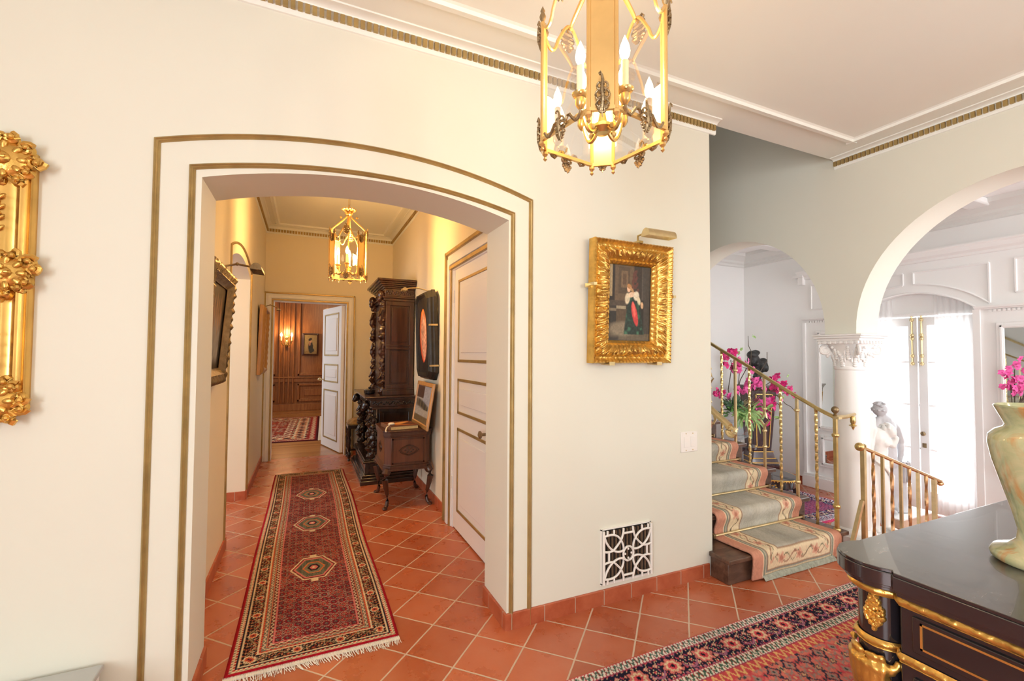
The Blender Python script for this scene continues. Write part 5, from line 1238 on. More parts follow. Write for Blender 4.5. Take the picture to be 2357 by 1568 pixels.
def stair_art(S, T, w_):
    dx = np.minimum(S, w_ - S); d = np.minimum(dx, T + .0); img = np.broadcast_to(lin((146, 146, 122)), S.shape + (3,)).copy()
    img = lin((176, 171, 156))*(.74 + .45*vnoise(S*9, T*6, 3)[..., None]) + lin((120, 130, 140))*.25*vnoise(S*30, T*10, 6)[..., None]
    rose, sand, brown = (204, 146, 122), (224, 206, 172), (160, 128, 104)
    for lo_, hi_, c_ in ((0, .075, rose), (.075, .084, (226, 196, 166)), (.084, .098, (132, 138, 124)), (.098, .106, (214, 196, 160)), (.106, .116, (140, 146, 138)), (.116, .122, brown), (.122, .232, sand), (.232, .238, brown)):
        dd = np.minimum(dx, np.maximum(T*1.0, 0) + (.075)); m = (dd >= lo_) & (dd < hi_); img = np.where(m[..., None], lin(c_), img)
    dd = np.minimum(dx, T + .075); band = (dd > .124) & (dd < .230); al = np.where(dx < T + .075, T, S)
    v = (dd - .177)/.053; vine = np.abs(v - .55*np.sin(al*2*PI/.17)) < .11; vine2 = np.abs(v + .5*np.cos(al*2*PI/.12)) < .07
    a_ = ((al/.17) % 1 - .5)*.17; r = np.sqrt(a_**2 + ((v)*.053)**2); an = np.arctan2(v*.053, a_); ro = r < .030*(1 + .25*np.cos(5*an)); ri = r < .016
    img = np.where((band & vine)[..., None], lin((166, 124, 102)), img); img = np.where((band & vine2)[..., None], lin((120, 116, 92)), img)
    img = np.where((band & ro)[..., None], lin((216, 168, 142)), img); img = np.where((band & ri)[..., None], lin((188, 130, 108)), img)
    return np.clip(img*(.85 + .3*vnoise(S*220, T*220, 9)[..., None]), 0, 1)
grid('carpet_strip', np.stack([X - L[0], Yg - L[1], Zg - L[2]], -1), stair_art(X - CX0, TT, CX1 - CX0), M['pile'], e, thick=.012)
f = MB(); r_ = random.Random(2)
for i in range(260):
    x = CX0 + .08 + (CX1 - CX0 - .16)*(i + .5)/260; f.tube([(x, 1.976, .030), (x + .004*(r_.random()-.5), 1.962, .018), (x + .008*(r_.random()-.5), 1.952 + .004*r_.random(), .003)], .0024, 3, cap=False)
f.build('fringe', simple('sage_fringe', (.36, .38, .31), .9, var=.2, nscale=60), e, off=L)['kind'] = 'stuff'
# stair rods
names = ['lowest brass stair rod, between the first and second steps', 'brass stair rod second from the bottom of the flight', 'brass stair rod third from the bottom of the flight', 'brass stair rod fourth from the bottom, partly behind the wall']
for n in range(1, 5):
    y = Y1 + GO*n + .000; z = RS*n + .032
    e = empty('stair_rod', (2.985, y - .012, z), names[n-1], 'stair rod', 'brass stair rods')
    MB().tube([(-.47, 0, 0), (.47, 0, 0)], .008, 10).build('rod', M['brass_pale'], e)
    for s_ in (-1, 1): MB().box((s_*.462 - .010, -.012, -.016), (s_*.462 + .010, .026, .014)).build('bracket', M['bronze'], e, .003)
# brass balustrade on the open side of the stair
BX = 3.47
def rail_z(y): return float(np.interp(y, [2.02, 2.117, 2.417, 2.687, 3.071, 5.0], [.968, 1.005, 1.155, 1.303, 1.498, 1.498 + 1.929*.56]))
e = empty('stair_railing', (BX, 2.02, .159), 'brass stair railing with twisted balusters beside the open staircase', 'railing'); L = local(e)
rl = MB(); path = [((BX, y, rail_z(y)), (1, 0, 0), (0, 0, 1)) for y in np.linspace(2.02, 4.6, 44)]
rl.strip([(p, u, w_) for p, u, w_ in path], [(-.019, -.010), (-.021, 0), (-.014, .010), (0, .013), (.014, .010), (.021, 0), (.019, -.010)])
rl.build('handrail', M['brass'], e, off=L, ang=50)
nw = MB().tube([(BX, 2.02, .159), (BX, 2.02, .966)], .0150, 4, sq=True)
for z in (.17, .335, .84): nw.lathe([(.020, -.012), (.024, -.006), (.024, .006), (.020, .012)], (BX, 2.02, z), 12)
nw.build('newel_post', M['brass'], e, off=L)
MB().lathe([(.010, .968), (.014, .985), (.008, .992), (.012, .999)], (BX, 2.02, 0), 12).ball((BX, 2.02, 1.022), .025, 14, 9).build('ball_finial', M['bronze'], e, off=L)
MB().box((BX - .02, 1.985, .958), (BX + .02, 2.03, .976)).tube([(BX, 2.02, .967), (3.62, 2.035, .962), (3.775, 2.06, .970)], [.017, .015, .012], 8).build('wall_arm', M['brass_pale'], e, off=L)
MB().lathe([(0, -.105), (.006, -.095), (.012, -.08), (.028, -.07), (.012, -.062), (.018, -.045), (.018, -.012), (.012, 0)], (3.70, 2.03, .965), 12).build('pendant_bracket', M['brass'], e, off=L)
def twisted(p0, p1, w_, turns):
    mb = MB(); n = 40; p0, p1 = Vector(p0), Vector(p1)
    pts = [p0.lerp(p1, i/n) for i in range(n+1)]; return mb.tube(pts, w_, 4, sq=True, twist=turns*2*PI)
ys = [2.155, 2.299, 2.432, 2.573, 2.712, 2.852, 2.995, 3.13, 3.27, 3.41, 3.55, 3.69]
for i, y in enumerate(ys):
    st_ = int((y - Y1)//GO) + 1; zb = RS*st_; zt = rail_z(y) - .008; kind = ('twist', 'plain', 'twist', 'lyre')[i % 4]
    if kind == 'twist': b = twisted((BX, y, zb), (BX, y, zt), .0115, 3.0)
    elif kind == 'plain':
        b = MB().tube([(BX, y, zb), (BX, y, zt)], .0125, 4, sq=True)
        for z in (zt - .10, zb + .12): b.lathe([(.016, -.012), (.021, -.004), (.021, .004), (.016, .012)], (BX, y, z), 10)
    else:
        zc = zb + .40; b = MB().tube([(BX, y, zb), (BX, y, zc - .055)], .0115, 4, sq=True).tube([(BX, y, zc + .055), (BX, y, zt)], .0115, 4, sq=True)
        for s_ in (-1, 1):
            b.tube([(BX, y, zc - .055), (BX, y + s_*.012, zc - .035), (BX, y + s_*.042, zc + .0), (BX, y + s_*.020, zc + .022), (BX, y + s_*.004, zc + .06)], [.009, .009, .007, .007, .009], 8)
        for z in (zc - .09, zc + .09, zc - .22): b.lathe([(.015, -.010), (.019, -.003), (.019, .003), (.015, .010)], (BX, y, z), 10)
    b.build('baluster', M['brass_pale'] if kind != 'twist' else M['brass'], e, off=L)
# scrolled wall handrail on the wall side
e = empty('wall_handrail', (2.47, 2.08, .94), 'gilt scroll-ended handrail at left edge of the staircase', 'handrail'); L = local(e)
hr = MB(); path = [((2.475, 2.075 + (y-2.075), .955 + (y-2.075)*.62), (1, 0, 0), (0, -.4, 1)) for y in np.linspace(2.075, 4.6, 20)]
hr.strip(path, [(-.020, -.012), (-.022, .004), (-.010, .016), (.010, .016), (.022, .004), (.020, -.012)]); hr.build('handrail', M['brass_pale'], e, off=L, ang=50)
sc = MB(); pts = []
for i in range(26):
    t = i/25; a = PI*.62 + t*PI*3.1; r = .038*(1 - .72*t); pts.append((2.475, 2.093 - .030 + r*math.cos(a)*-1 - .0, .925 + r*math.sin(a)))
sc.tube(pts, [.016 - .005*i/25 for i in range(26)], 8); sc.build('scroll', M['brass_pale'], e, off=L)
MB().tube([(2.475, 2.20, 1.02), (2.475, 2.19, .98), (2.45, 2.185, .955), (2.402, 2.185, .955)], .008, 8).build('bracket', M['brass_pale'], e, off=L)
# short descending railing by the column
YR = 1.90
e = empty('short_railing', (3.57, YR, 0), 'short rose-brass railing descending beside the column and statue', 'railing'); L = local(e)
def rz(x): return .768 - (x - 3.57)*.335
rl = MB(); path = [((x, YR, rz(x)), (0, 1, 0), (.32, 0, .95)) for x in np.linspace(3.555, 4.60, 12)]
rl.strip(path, [(-.016, -.008), (-.016, .006), (0, .012), (.016, .006), (.016, -.008)]); rl.tube([(3.555, YR, rz(3.555) - .006), (4.60, YR, rz(4.60) - .006)], .008, 8)
rl.build('handrail', M['copper'], e, off=L, ang=50)
MB().ball((3.535, YR, rz(3.55)), (.030, .030, .030), 14, 9).lathe([(.0, .022), (.018, .02), (.018, .03), (.01, .034)], (3.555, YR, rz(3.55)), 12, axis=Matrix.Rotation(PI/2, 3, 'Y')).build('end_knob', M['brass'], e, off=L)
MB().ball((4.60, YR, rz(4.6) - .02), (.03, .022, .018), 12, 7).build('end_cap', M['copper'], e, off=L)
def gz(x): return 0.0 if x < XA + .02 else (-.12 if x < XA + .30 else (-.24 if x < XA + .60 else LOW))
for i in range(9):
    x = 3.575 + i*.1165
    if i in (0, 8): b = MB().tube([(x, YR, gz(x)), (x, YR, rz(x) - .004)], .019, 4, sq=True); nm = 'post'
    elif i % 2: b = twisted((x, YR, gz(x)), (x, YR, rz(x) - .004), .0115, 1.2); nm = 'baluster'
    else: b = MB().tube([(x, YR, gz(x)), (x, YR, rz(x) - .004)], .0125, 4, sq=True); nm = 'baluster'
    b.build(nm, M['copper'] if i % 2 else M['brass_pale'], e, off=L)
MB().tube([(3.37, YR, .0), (3.44, YR, .15), (3.555, YR, .40)], .016, 4, sq=True).build('brace', M['brass_pale'], e, off=L)

# ------------------------------------------------------------------ sculpture in the sunken room
def figure(name, parts, limbs, m, parent, vox=.009):
    mb = MB()
    for pts, rs in limbs: mb.tube([Vector(p) for p in sum([[Vector(a).lerp(Vector(b), t) for t in (0, .33, .66)] for a, b in zip(pts, pts[1:])], []) + [Vector(pts[-1])]],
                                 list(np.interp(np.linspace(0, len(rs)-1, (len(pts)-1)*3 + 1), range(len(rs)), rs)), 12); [mb.ball(p, r, 10, 7) for p, r in zip(pts, rs)]
    for c, r, *rot in parts: mb.ball(c, r, 14, 9, rot[0] if rot else None)
    return mb.build(name, m, parent, remesh=vox)
CAMR = math.radians(-24.4)
e = empty('marble_statue', (4.95, 2.53, LOW), 'white marble statue of a draped woman with bowed head beside the column', 'statue', None, CAMR)
figure('body', [((.02, 0, .76), (.10, .085, .10)), ((.035, 0, .90), (.075, .065, .09)), ((.02, -.01, 1.0), (.095, .07, .07)), ((.118, -.03, 1.065), (.052, .060, .062)), ((.150, -.045, 1.045), (.018, .02, .02)),
                ((.06, -.055, .95), (.035, .035, .035)), ((.115, -.05, .15), (.035, .075, .022)), ((-.045, -.03, .145), (.033, .07, .022)), ((.138, -.07, 1.035), (.012, .016, .012))],
       [([(.01, 0, .78), (.045, -.03, .50), (.09, 0, .17)], [.085, .060, .036]), ([(-.01, .02, .76), (-.04, .0, .48), (-.05, .01, .16)], [.082, .058, .036]),
        ([(.02, 0, .78), (.045, 0, .88), (.015, 0, 1.02), (.075, -.02, 1.055)], [.08, .066, .075, .035]),
        ([(-.035, 0, 1.04), (-.10, .01, 1.12), (-.03, .0, 1.21)], [.04, .032, .024]), ([(.07, -.02, 1.0), (.13, -.05, .93), (.16, -.06, 1.0)], [.036, .028, .022])], M['marble'], e)
hair = MB(); r_ = random.Random(9)
for i in range(26):
    a = r_.random()*2*PI; b = r_.random()*PI*.6; hair.ball((.108 + .05*math.sin(b)*math.cos(a), -.015 + .055*math.sin(b)*math.sin(a), 1.085 + .045*math.cos(b)), (.020, .018, .014), 7, 5)
hair.build('hair', M['marble'], e, remesh=.006)
def drape(name, prof, n, depth, m, parent, folds=9, amp=.012):
    """prof: list of (z, x_left, x_right, y) rows, draped with vertical folds"""
    rows = []; zs = [p[0] for p in prof]; k = 46
    P = np.zeros((k, n, 3)); zz = np.linspace(zs[0], zs[-1], k)
    order = 1 if zs[0] < zs[-1] else -1
    xl = np.interp(zz*order, np.array(zs)*order, [p[1] for p in prof]); xr = np.interp(zz*order, np.array(zs)*order, [p[2] for p in prof]); yy = np.interp(zz*order, np.array(zs)*order, [p[3] for p in prof])
    u = np.linspace(0, 1, n)
    for i in range(k):
        P[i, :, 0] = xl[i] + (xr[i]-xl[i])*u; P[i, :, 1] = yy[i] - depth*np.sin(u*PI) + amp*np.sin(u*folds*2*PI + i*.05); P[i, :, 2] = zz[i]
    C = np.ones((k, n, 3)); o = grid(name, P, C, m, parent, thick=.012); return o
dr = MB()
for q in range(11):
    u = q/10; x1 = -.185 + .13*u
    dr.tube([(-.01 - .05*u, .01, 1.225 - .01*u), (-.075 + .055*u, -.02, 1.215 - .03*u), (-.15 + .13*u, -.035 - .01*math.sin(q*2.2), 1.12 - .04*u), (-.18 + .12*u, -.05 + .012*math.sin(q*2.1), .90), (x1, -.055 + .012*math.sin(q*1.9), .62), (x1 + .02, -.05 + .012*math.sin(q*2.4), .34), (x1 + .03*u, -.04, .135)], [.012, .017, .019, .019, .020, .021, .024], 9)
dr.build('drapery', M['marble'], e, remesh=.0075)
dr2 = MB()
for q in range(7): dr2.tube([(-.06 + q*.02, -.075 + .01*math.sin(q), .80 - .012*q), (.0 + q*.016, -.095, .75 - .016*q), (.075 + q*.004, -.075, .74 - .03*q)], .012, 7)
dr2.build('waist_folds', M['marble'], e, remesh=.006)
MB().lathe([(.19, 0), (.195, .03), (.185, .06), (.175, .10), (.165, .125), (0, .125)], (0, 0, 0), 28, sy=.9).build('base', M['marble'], e)
e = empty('plinth', (5.78, 2.84, LOW), 'low white plinth edged in pale wood behind the white marble statue', 'plinth', None, .0)
MB().box((-.20, -.22, .0), (.42, .20, .085)).build('edge', simple('pale_wood_edge', (.62, .46, .34), .5, var=.1, nscale=20), e, .004)
MB().box((-.205, -.225, .085), (.425, .205, .10)).build('slab', M['white'], e, .003)
e = empty('stone_statue', (5.73, 2.825, LOW + .107), 'stone figure tinted grey for backlit shade, with bowed head leaning on a draped pillar', 'statue', None, CAMR)
figure('body', [((-.055, 0, 1.09), (.068, .075, .075)), ((-.01, 0, .90), (.11, .09, .12)), ((0, 0, .72), (.09, .08, .12)), ((.01, 0, .52), (.10, .09, .08)), ((.125, -.02, .545), (.022, .035, .018)), ((.00, -.05, .02), (.04, .08, .025)), ((.09, .0, .02), (.04, .07, .025))],
       [([(-.035, 0, 1.03), (.0, 0, .96), (.005, 0, .80), (.01, 0, .55)], [.04, .07, .09, .09]), ([(.05, 0, .955), (.115, 0, .88), (.155, -.01, .75), (.145, -.02, .61), (.125, -.03, .55)], [.05, .042, .036, .028, .02]),
        ([(-.08, 0, .96), (-.15, -.02, .86), (-.17, -.04, .73)], [.05, .038, .028]), ([(-.02, 0, .52), (-.02, -.03, .28), (.0, 0, .04)], [.085, .058, .034]), ([(.05, .02, .52), (.07, -.02, .28), (.09, .02, .04)], [.08, .055, .034])], M['shaded_stone'], e)
hair = MB()
for i in range(24):
    a = r_.random()*2*PI; b = r_.random()*PI*.65; hair.ball((-.055 + .062*math.sin(b)*math.cos(a), .0 + .07*math.sin(b)*math.sin(a), 1.105 + .062*math.cos(b)), (.022, .02, .016), 7, 5)
hair.build('hair', M['shaded_stone'], e, remesh=.007)
MB().lathe([(.078, 0), (.078, .03), (.066, .05), (.062, .46), (.075, .49), (.075, .525), (0, .53)], (.16, .02, 0), 24).build('pillar', M['shaded_stone'], e)
drape('drapery', [(.54, .09, .235, .0), (.45, .10, .232, -.01), (.33, .105, .225, -.01)], 40, .09, M['shaded_stone'], e, 6, .008)

# ------------------------------------------------------------------ bust on tapered pedestal, oval table
e = empty('pedestal', (5.74, 4.36, LOW), 'tapered dark wood pedestal with gold inlay lines holding the black bust', 'pedestal', None, CAMR)
def fr4(mb, z0, w0, z1, w1): return mb.add([(-w0, -w0, z0), (w0, -w0, z0), (w0, w0, z0), (-w0, w0, z0), (-w1, -w1, z1), (w1, -w1, z1), (w1, w1, z1), (-w1, w1, z1)], ((0,3,2,1), (4,5,6,7), (0,1,5,4), (1,2,6,5), (2,3,7,6), (3,0,4,7)))
fr4(MB(), .48, .118, 1.30, .168).build('shaft', M['rosewood'], e, .003)
fr4(fr4(fr4(MB(), .0135, .20, .30, .20), .30, .185, .38, .17), .38, .15, .48, .13).build('base', M['rosewood'], e, .004)
fr4(fr4(MB(), 1.30, .17, 1.34, .19), 1.34, .20, 1.365, .20).build('cap', M['rosewood'], e, .004)
gl_ = MB()
for f_ in (0, 1):
    def P(u, z):
        w_ = .118 + (z-.48)/.82*.05; return (u*w_, -w_ - .003, z) if f_ == 0 else (w_ + .003, u*w_, z)
    gl_.tube([P(-.68, .53), P(-.68, 1.25)], .0075, 4, sq=True).tube([P(.68, .53), P(.68, 1.25)], .0075, 4, sq=True).tube([P(-.68, .53), P(.68, .53)], .0075, 4, sq=True).tube([P(-.68, 1.25), P(.68, 1.25)], .0075, 4, sq=True)
for z, w_ in ((.385, .155), (.33, .182), (.47, .135)): gl_.tube([(-w_, -w_, z), (w_, -w_, z), (w_, w_, z), (-w_, w_, z), (-w_, -w_, z)], .008, 4, sq=True, cap=False)
gl_.build('gold_inlay', M['gilt_smooth'], e)
e = empty('stone_bust', (5.74, 4.36, LOW + 1.366), 'black rough-carved stone bust above the orchids', 'sculpture', None, CAMR)
b = MB().lathe([(.10, 0), (.105, .03), (.06, .05), (.045, .09), (.06, .12)], (0, 0, 0), 20)
for c, r in (((-.05, 0, .34), (.085, .08, .10)), ((-.075, -.02, .42), (.075, .07, .06)), ((-.02, 0, .45), (.06, .06, .04)), ((.055, -.01, .27), (.085, .08, .10)), ((.085, 0, .33), (.055, .06, .05)), ((0, 0, .20), (.06, .06, .08)), ((0, 0, .14), (.05, .05, .05)), ((-.10, -.05, .33), (.035, .04, .05)), ((.10, -.05, .24), (.03, .04, .06)), ((-.04, -.075, .30), (.03, .03, .03)), ((.03, -.08, .24), (.03, .03, .03))): b.ball(c, r, 12, 8)
b.build('bust', M['darkstone'], e, remesh=.010)
e = empty('oval_table', (5.08, 3.84, LOW), 'low black oval table with gilt edge and floral mounts', 'table')
prof = [(.0, .355), (.93, .355), (1.0, .350), (1.0, .325), (.96, .320)]
MB().lathe([(.30*r, z) for r, z in [(1.0, .335), (1.0, .352), (.98, .358), (0, .358)]], (0, 0, 0), 48, sx=1.02, sy=1.45).build('top', M['black'], e)
rim = MB(); n = 72
rim.tube([(.31*math.cos(2*PI*i/n), .437*math.sin(2*PI*i/n), .348) for i in range(n+1)], .010, 6)
for i in range(n): rim.ball((.315*math.cos(2*PI*i/n), .442*math.sin(2*PI*i/n), .338), (.007, .007, .009), 6, 4)
rim.build('gilt_rim', M['gilt_smooth'], e)
MB().lathe([(.275, .24), (.285, .25), (.285, .33), (.27, .335)], (0, 0, 0), 48, sy=1.43).build('apron', M['black'], e)
for a in (-PI*.30, -PI*.72, PI*.30, PI*.72):
    x, y = .27*math.cos(a), .39*math.sin(a)
    lg = MB().tube([(x, y, .30), (x*1.06, y*1.06, .18), (x*.98, y*.98, .08), (x*1.05, y*1.05, .017)], [.03, .026, .016, .02], 10).build('leg', M['black'], e)
    g = MB()
    for q in range(12): g.ball((x*1.09 + .03*(r_.random()-.5), y*1.09 + .03*(r_.random()-.5), .20 + .10*r_.random()), (.014, .014, .010), 6, 4)
    g.build('floral_mount', M['gilt'], lg)
# ------------------------------------------------------------------ orchid arrangement
e = empty('plant_stand', (4.20, 3.39, LOW), 'slim dark stand under the crystal bowl of orchids', 'stand')
MB().lathe([(.14, 0), (.14, .02), (.03, .04), (.022, .10), (.022, .76), (.05, .79), (.15, .80), (.155, .825), (0, .827)], (0, 0, 0), 24).build('stand', M['black'], e)
e = empty('orchid_arrangement', (4.20, 3.39, LOW + .828), 'crystal bowl of magenta orchids and trailing ferns behind the stair railing', 'plant', None, CAMR)
Z0 = LOW + .828     # = .468
MB().lathe([(.055, 0), (.058, .008), (.02, .018), (.016, .05), (.05, .065), (.10, .10), (.125, .16), (.13, .23), (.135, .245), (.12, .24), (.11, .16), (.08, .11), (0, .09)], (-.02, 0, 0), 28, cap=False).build('bowl', M['crystal'], e)
R3 = random.Random(12)
def lz(z): return z - Z0
def bloom(mb, c, s_, rnd):
    """one moth-orchid flower of five petals and a lip"""
    n = Vector((rnd.uniform(-.7, .7), rnd.uniform(-1, -.2), rnd.uniform(-.4, .4))).normalized(); u = n.cross(Vector((0, 0, 1))).normalized(); v = n.cross(u); c = Vector(c)
    for q in range(5):
        a = q*2*PI/5 + .3 + rnd.uniform(-.15, .15); d = u*math.cos(a) + v*math.sin(a); p = n.cross(d); L_ = s_*(1.0 if q % 2 else .85); W_ = s_*(.52 if q in (1, 4) else .36)
        pts = [c, c + d*L_*.45 + p*W_ + n*.15*s_, c + d*L_*.95 + p*W_*.5 + n*.05*s_, c + d*L_ + n*-.05*s_, c + d*L_*.95 - p*W_*.5 + n*.05*s_, c + d*L_*.45 - p*W_ + n*.15*s_, c + d*L_*.5 + n*.22*s_]
        mb.add([tuple(x) for x in pts], ((0, 1, 6), (1, 2, 6), (2, 3, 6), (3, 4, 6), (4, 5, 6), (5, 0, 6)))
    mb.ball(c + n*s_*.25, s_*.14, 6, 4)
clusters = [(-.10, .92, 1.36, 1.22, .10, .10, 11, 'petal'), (.0, 0, 1.30, 0, .10, .07, 9, 'petalpink'), (.02, 0, 1.05, 0, .08, .05, 6, 'petalpink'), (.17, 0, 1.00, 0, .09, .17, 16, 'petalpink'), (.20, 0, .86, 0, .08, .10, 8, 'petal'), (.09, 0, .78, 0, .07, .06, 7, 'petal'),
            (.36, 0, 1.16, 0, .06, .06, 4, 'petal'), (.37, 0, 1.06, 0, .05, .05, 5, 'petal'), (.36, 0, .92, 0, .05, .05, 4, 'petal'), (.49, 0, 1.09, 0, .03, .03, 2, 'petal'), (.54, 0, 1.03, 0, .03, .04, 2, 'petal'), (.28, 0, .74, 0, .03, .05, 3, 'petal'), (-.24, 0, 1.02, 0, .06, .03, 5, 'petal'), (-.16, 0, .95, 0, .03, .05, 3, 'petalpink')]
for (cx_, _, cz_, _, rx, rzz, n_, mk) in clusters:
    mb = MB(); stem = [(-.02, 0, lz(.74)), (cx_*.45, R3.uniform(-.05, .05), lz((cz_ + .78)/2 + .06)), (cx_, 0, lz(cz_))]
    o_ = MB().tube(stem + [(cx_ + rx*.8, -.02, lz(cz_ - rzz*.5))], .004, 5).build('flower_stem', M['twig'], e)
    for q in range(int(n_*1.5)):
        bloom(mb, (cx_ + R3.uniform(-rx, rx), R3.uniform(-.07, .07), lz(cz_ + R3.uniform(-rzz, rzz))), R3.uniform(.032, .048), R3)
    mb.build('orchid_blooms', M[mk], o_, smooth=True, ang=60)
mb = MB()
for cx_, cz_, r_x, s_ in ((-.09, .93, .3, .10), (-.16, .86, -.5, .09), (-.05, .88, .9, .08), (-.20, .90, -.9, .07)):
    pts = [];
    for i in range(9):
        t = i/8; w_ = s_*.45*math.sin(PI*min(1, t*1.02))**.8; x = cx_ + (t-.5)*s_*math.sin(r_x); z = lz(cz_) + (t-.3)*s_*1.3
        pts += [(x - w_, -.06 - .03*math.sin(t*3), z), (x, -.075 - .03*math.sin(t*3), z - .005), (x + w_, -.06 - .03*math.sin(t*3), z)]
    mb.add(pts, [(3*i+j, 3*i+j+1, 3*i+j+4, 3*i+j+3) for i in range(8) for j in range(2)])
mb.build('broad_leaf', M['leafdark'], e)
def fern(mb, p0, d, L_, rnd, droop, w_=.018):
    p = Vector(p0); d = Vector(d).normalized(); n = int(L_/.012); pr = None
    for i in range(n):
        d = (d + Vector((rnd.uniform(-.06, .06), rnd.uniform(-.06, .06), -droop))).normalized(); q = p + d*.012; sd = d.cross(Vector((0, -1, .2))).normalized(); ww = w_*math.sin(PI*(i+1.5)/(n+2))**.7
        for s_ in (-1, 1):
            t = p + sd*s_*ww + d*.012; mb.add([tuple(p), tuple(p + d*.010), tuple(t + Vector((0, -.003, 0))), tuple(p + sd*s_*ww*.5 - d*.003)], ((0, 1, 2, 3),))
        p = q
    return mb
for mk, starts in (('leaf', [((-.10, -.05, lz(.82)), 12, .14, .06), ((-.02, -.05, lz(.84)), 12, .16, .05), ((.06, -.05, lz(.84)), 8, .14, .05), ((-.26, 0, lz(.78)), 7, .12, .08)]), ('leafpale', [((.0, -.09, lz(.78)), 16, .26, .16), ((.05, -.08, lz(.80)), 14, .24, .14), ((-.06, -.08, lz(.78)), 10, .15, .12), ((.22, -.06, lz(.84)), 7, .12, .10), ((.30, -.04, lz(.76)), 6, .10, .1)])):
    for c, n_, L_, dr_ in starts:
        mb = MB()
        for q in range(n_): fern(mb, (c[0] + R3.uniform(-.06, .06), c[1] + R3.uniform(-.05, .05), c[2] + R3.uniform(-.04, .05)), (R3.uniform(-.8, .8), R3.uniform(-.8, .1), R3.uniform(-.2, .8)), L_*R3.uniform(.55, .95), R3, dr_*R3.uniform(.8, 1.6), .013)
        mb.build('fern_spray', M[mk], e)
mb = MB()
for q in range(80):
    a = R3.random()*2*PI; c = Vector((.02 + R3.uniform(-.09, .12), R3.uniform(-.07, .03), lz(.84) + R3.uniform(-.05, .10)))
    mb.tube([c + Vector((.05*math.cos(a + t), R3.uniform(-.01, .01), .03*math.sin(a*1.3 + t))) for t in (0, .6, 1.2, 1.8)], .0028, 4)
mb.build('moss_tangle', M['moss'], e)['kind'] = 'stuff'
for P in ([(.05, 0, .90), (.10, .0, 1.20), (.12, .0, 1.45), (.09, 0, 1.52), (.085, 0, 1.62)], [(.10, 0, 1.0), (.20, 0, 1.22), (.29, 0, 1.36), (.285, 0, 1.45)], [(.20, 0, 1.02), (.38, 0, 1.00), (.48, 0, .90), (.54, 0, .87), (.60, -.02, .78), (.61, -.02, .66)], [(-.05, 0, .95), (.0, 0, 1.15), (.07, 0, 1.28)], [(-.10, 0, .90), (-.13, 0, 1.05), (-.09, 0, 1.25)], [(.1, 0, 1.15), (.22, 0, 1.19), (.36, 0, 1.14)]):
    MB().tube([(x + R3.uniform(-.006, .006), y, lz(z)) for x, y, z in P], [.005 - .0006*i for i in range(len(P))], 6).build('twig', M['twig'], e)
mb = MB()
for c in ((.13, 1.62), (.15, 1.61), (-.04, 1.47), (-.02, 1.44), (.01, 1.48), (-.09, 1.44), (.41, .98), (.44, .97), (.5, 1.2)): bloom(mb, (c[0], -.01, lz(c[1])), .022, R3)
mb.build('pale_buds', M['leafpale'], e)
# orchid group added before the large mirror to stand in for reflected orchids
e = empty('plant_stand', (5.88, 1.86, LOW), 'slim black stand added under the orchids that stand in for a reflection', 'stand')
MB().lathe([(.12, 0), (.12, .02), (.03, .04), (.022, .10), (.022, .86), (.05, .89), (.13, .90), (.135, .92), (0, .922)], (0, 0, 0), 24).build('stand', M['black'], e)
e = empty('orchid_arrangement', (5.88, 1.86, LOW + .923), 'added pink orchids with a curved dark branch, standing in for a mirror reflection', 'plant', None, CAMR)
MB().lathe([(.05, 0), (.075, .02), (.095, .09), (.10, .16), (.092, .165), (.08, .10), (0, .06)], (0, 0, 0), 24, cap=False).build('bowl', M['rosewood'], e)
z5 = LOW + .923
MB().tube([(-.06, -.03, .69 - z5), (-.118, -.04, .78 - z5), (-.112, -.05, .88 - z5), (-.05, -.05, .97 - z5), (.01, -.05, 1.05 - z5), (.055, -.04, 1.17 - z5), (.08, -.03, 1.32 - z5)], [.020, .019, .018, .016, .013, .010, .006], 8).build('branch', M['twig'], e)
for cx_, cz_, rx, rzz, n_ in ((-.01, 1.30, .09, .10, 12), (.06, 1.14, .08, .08, 12), (-.05, 1.16, .04, .05, 5), (.12, 1.26, .05, .09, 7)):
    o_ = MB().tube([(0, 0, .70 - z5), (cx_*.6, .02, .98 - z5), (cx_, .01, cz_ - z5)], .004, 5).build('flower_stem', M['twig'], e); mb = MB()
    for q in range(n_): bloom(mb, (cx_ + R3.uniform(-rx, rx), R3.uniform(-.04, .05), cz_ + R3.uniform(-rzz, rzz) - z5), R3.uniform(.030, .042), R3)
    mb.build('orchid_blooms', M['petalpink'], o_, ang=60)
mb = MB()
for q in range(26): fern(mb, (.02 + R3.uniform(-.05, .08), R3.uniform(-.05, .05), .74 - z5 + R3.uniform(0, .08)), (R3.uniform(-.7, .7), R3.uniform(-.7, .2), R3.uniform(.3, 1.2)), .20*R3.uniform(.6, 1.0), R3, .05*R3.uniform(.6, 1.4), .013)
mb.build('fern_spray', M['leafpale'], e)

# ------------------------------------------------------------------ black console with gilt mounts, onyx vase
CR = 0.0
e = empty('console_cabinet', (1.285, .645, 0), 'black lacquered console cabinet with gilt mounts in the right foreground', 'cabinet', None, CR)
TZ = .92; LX, LY = 1.30, -1.15      # far extents in local x (width) and y (toward the camera side)
def outline(o_, x1, y1, n=22, ro=0.0):
    """plan at offset o_ from the top's edge: rounded corner lobe at the origin, front along -y, back along +x"""
    r, fx, by = .091 + o_ + ro, .087 + o_, .080 + o_
    P = [(-fx, y1), (-fx, -.062), (-fx + .013, -.054)]; st_ = PI + math.asin(.046/r); en = PI/2 - .30
    for i in range(n+1):
        a = st_ + (en - st_)*i/n; P.append((r*math.cos(a), r*math.sin(a)))
    return P + [(P[-1][0] + .02, by), (x1, by), (x1, y1)]
top = MB()
for o_, z0_, z1_ in ((-.014, .866, .874), (-.008, .874, .882), (.0, .882, .912), (-.003, .912, TZ)): top.prism(outline(o_, LX, LY), z0_, z1_)
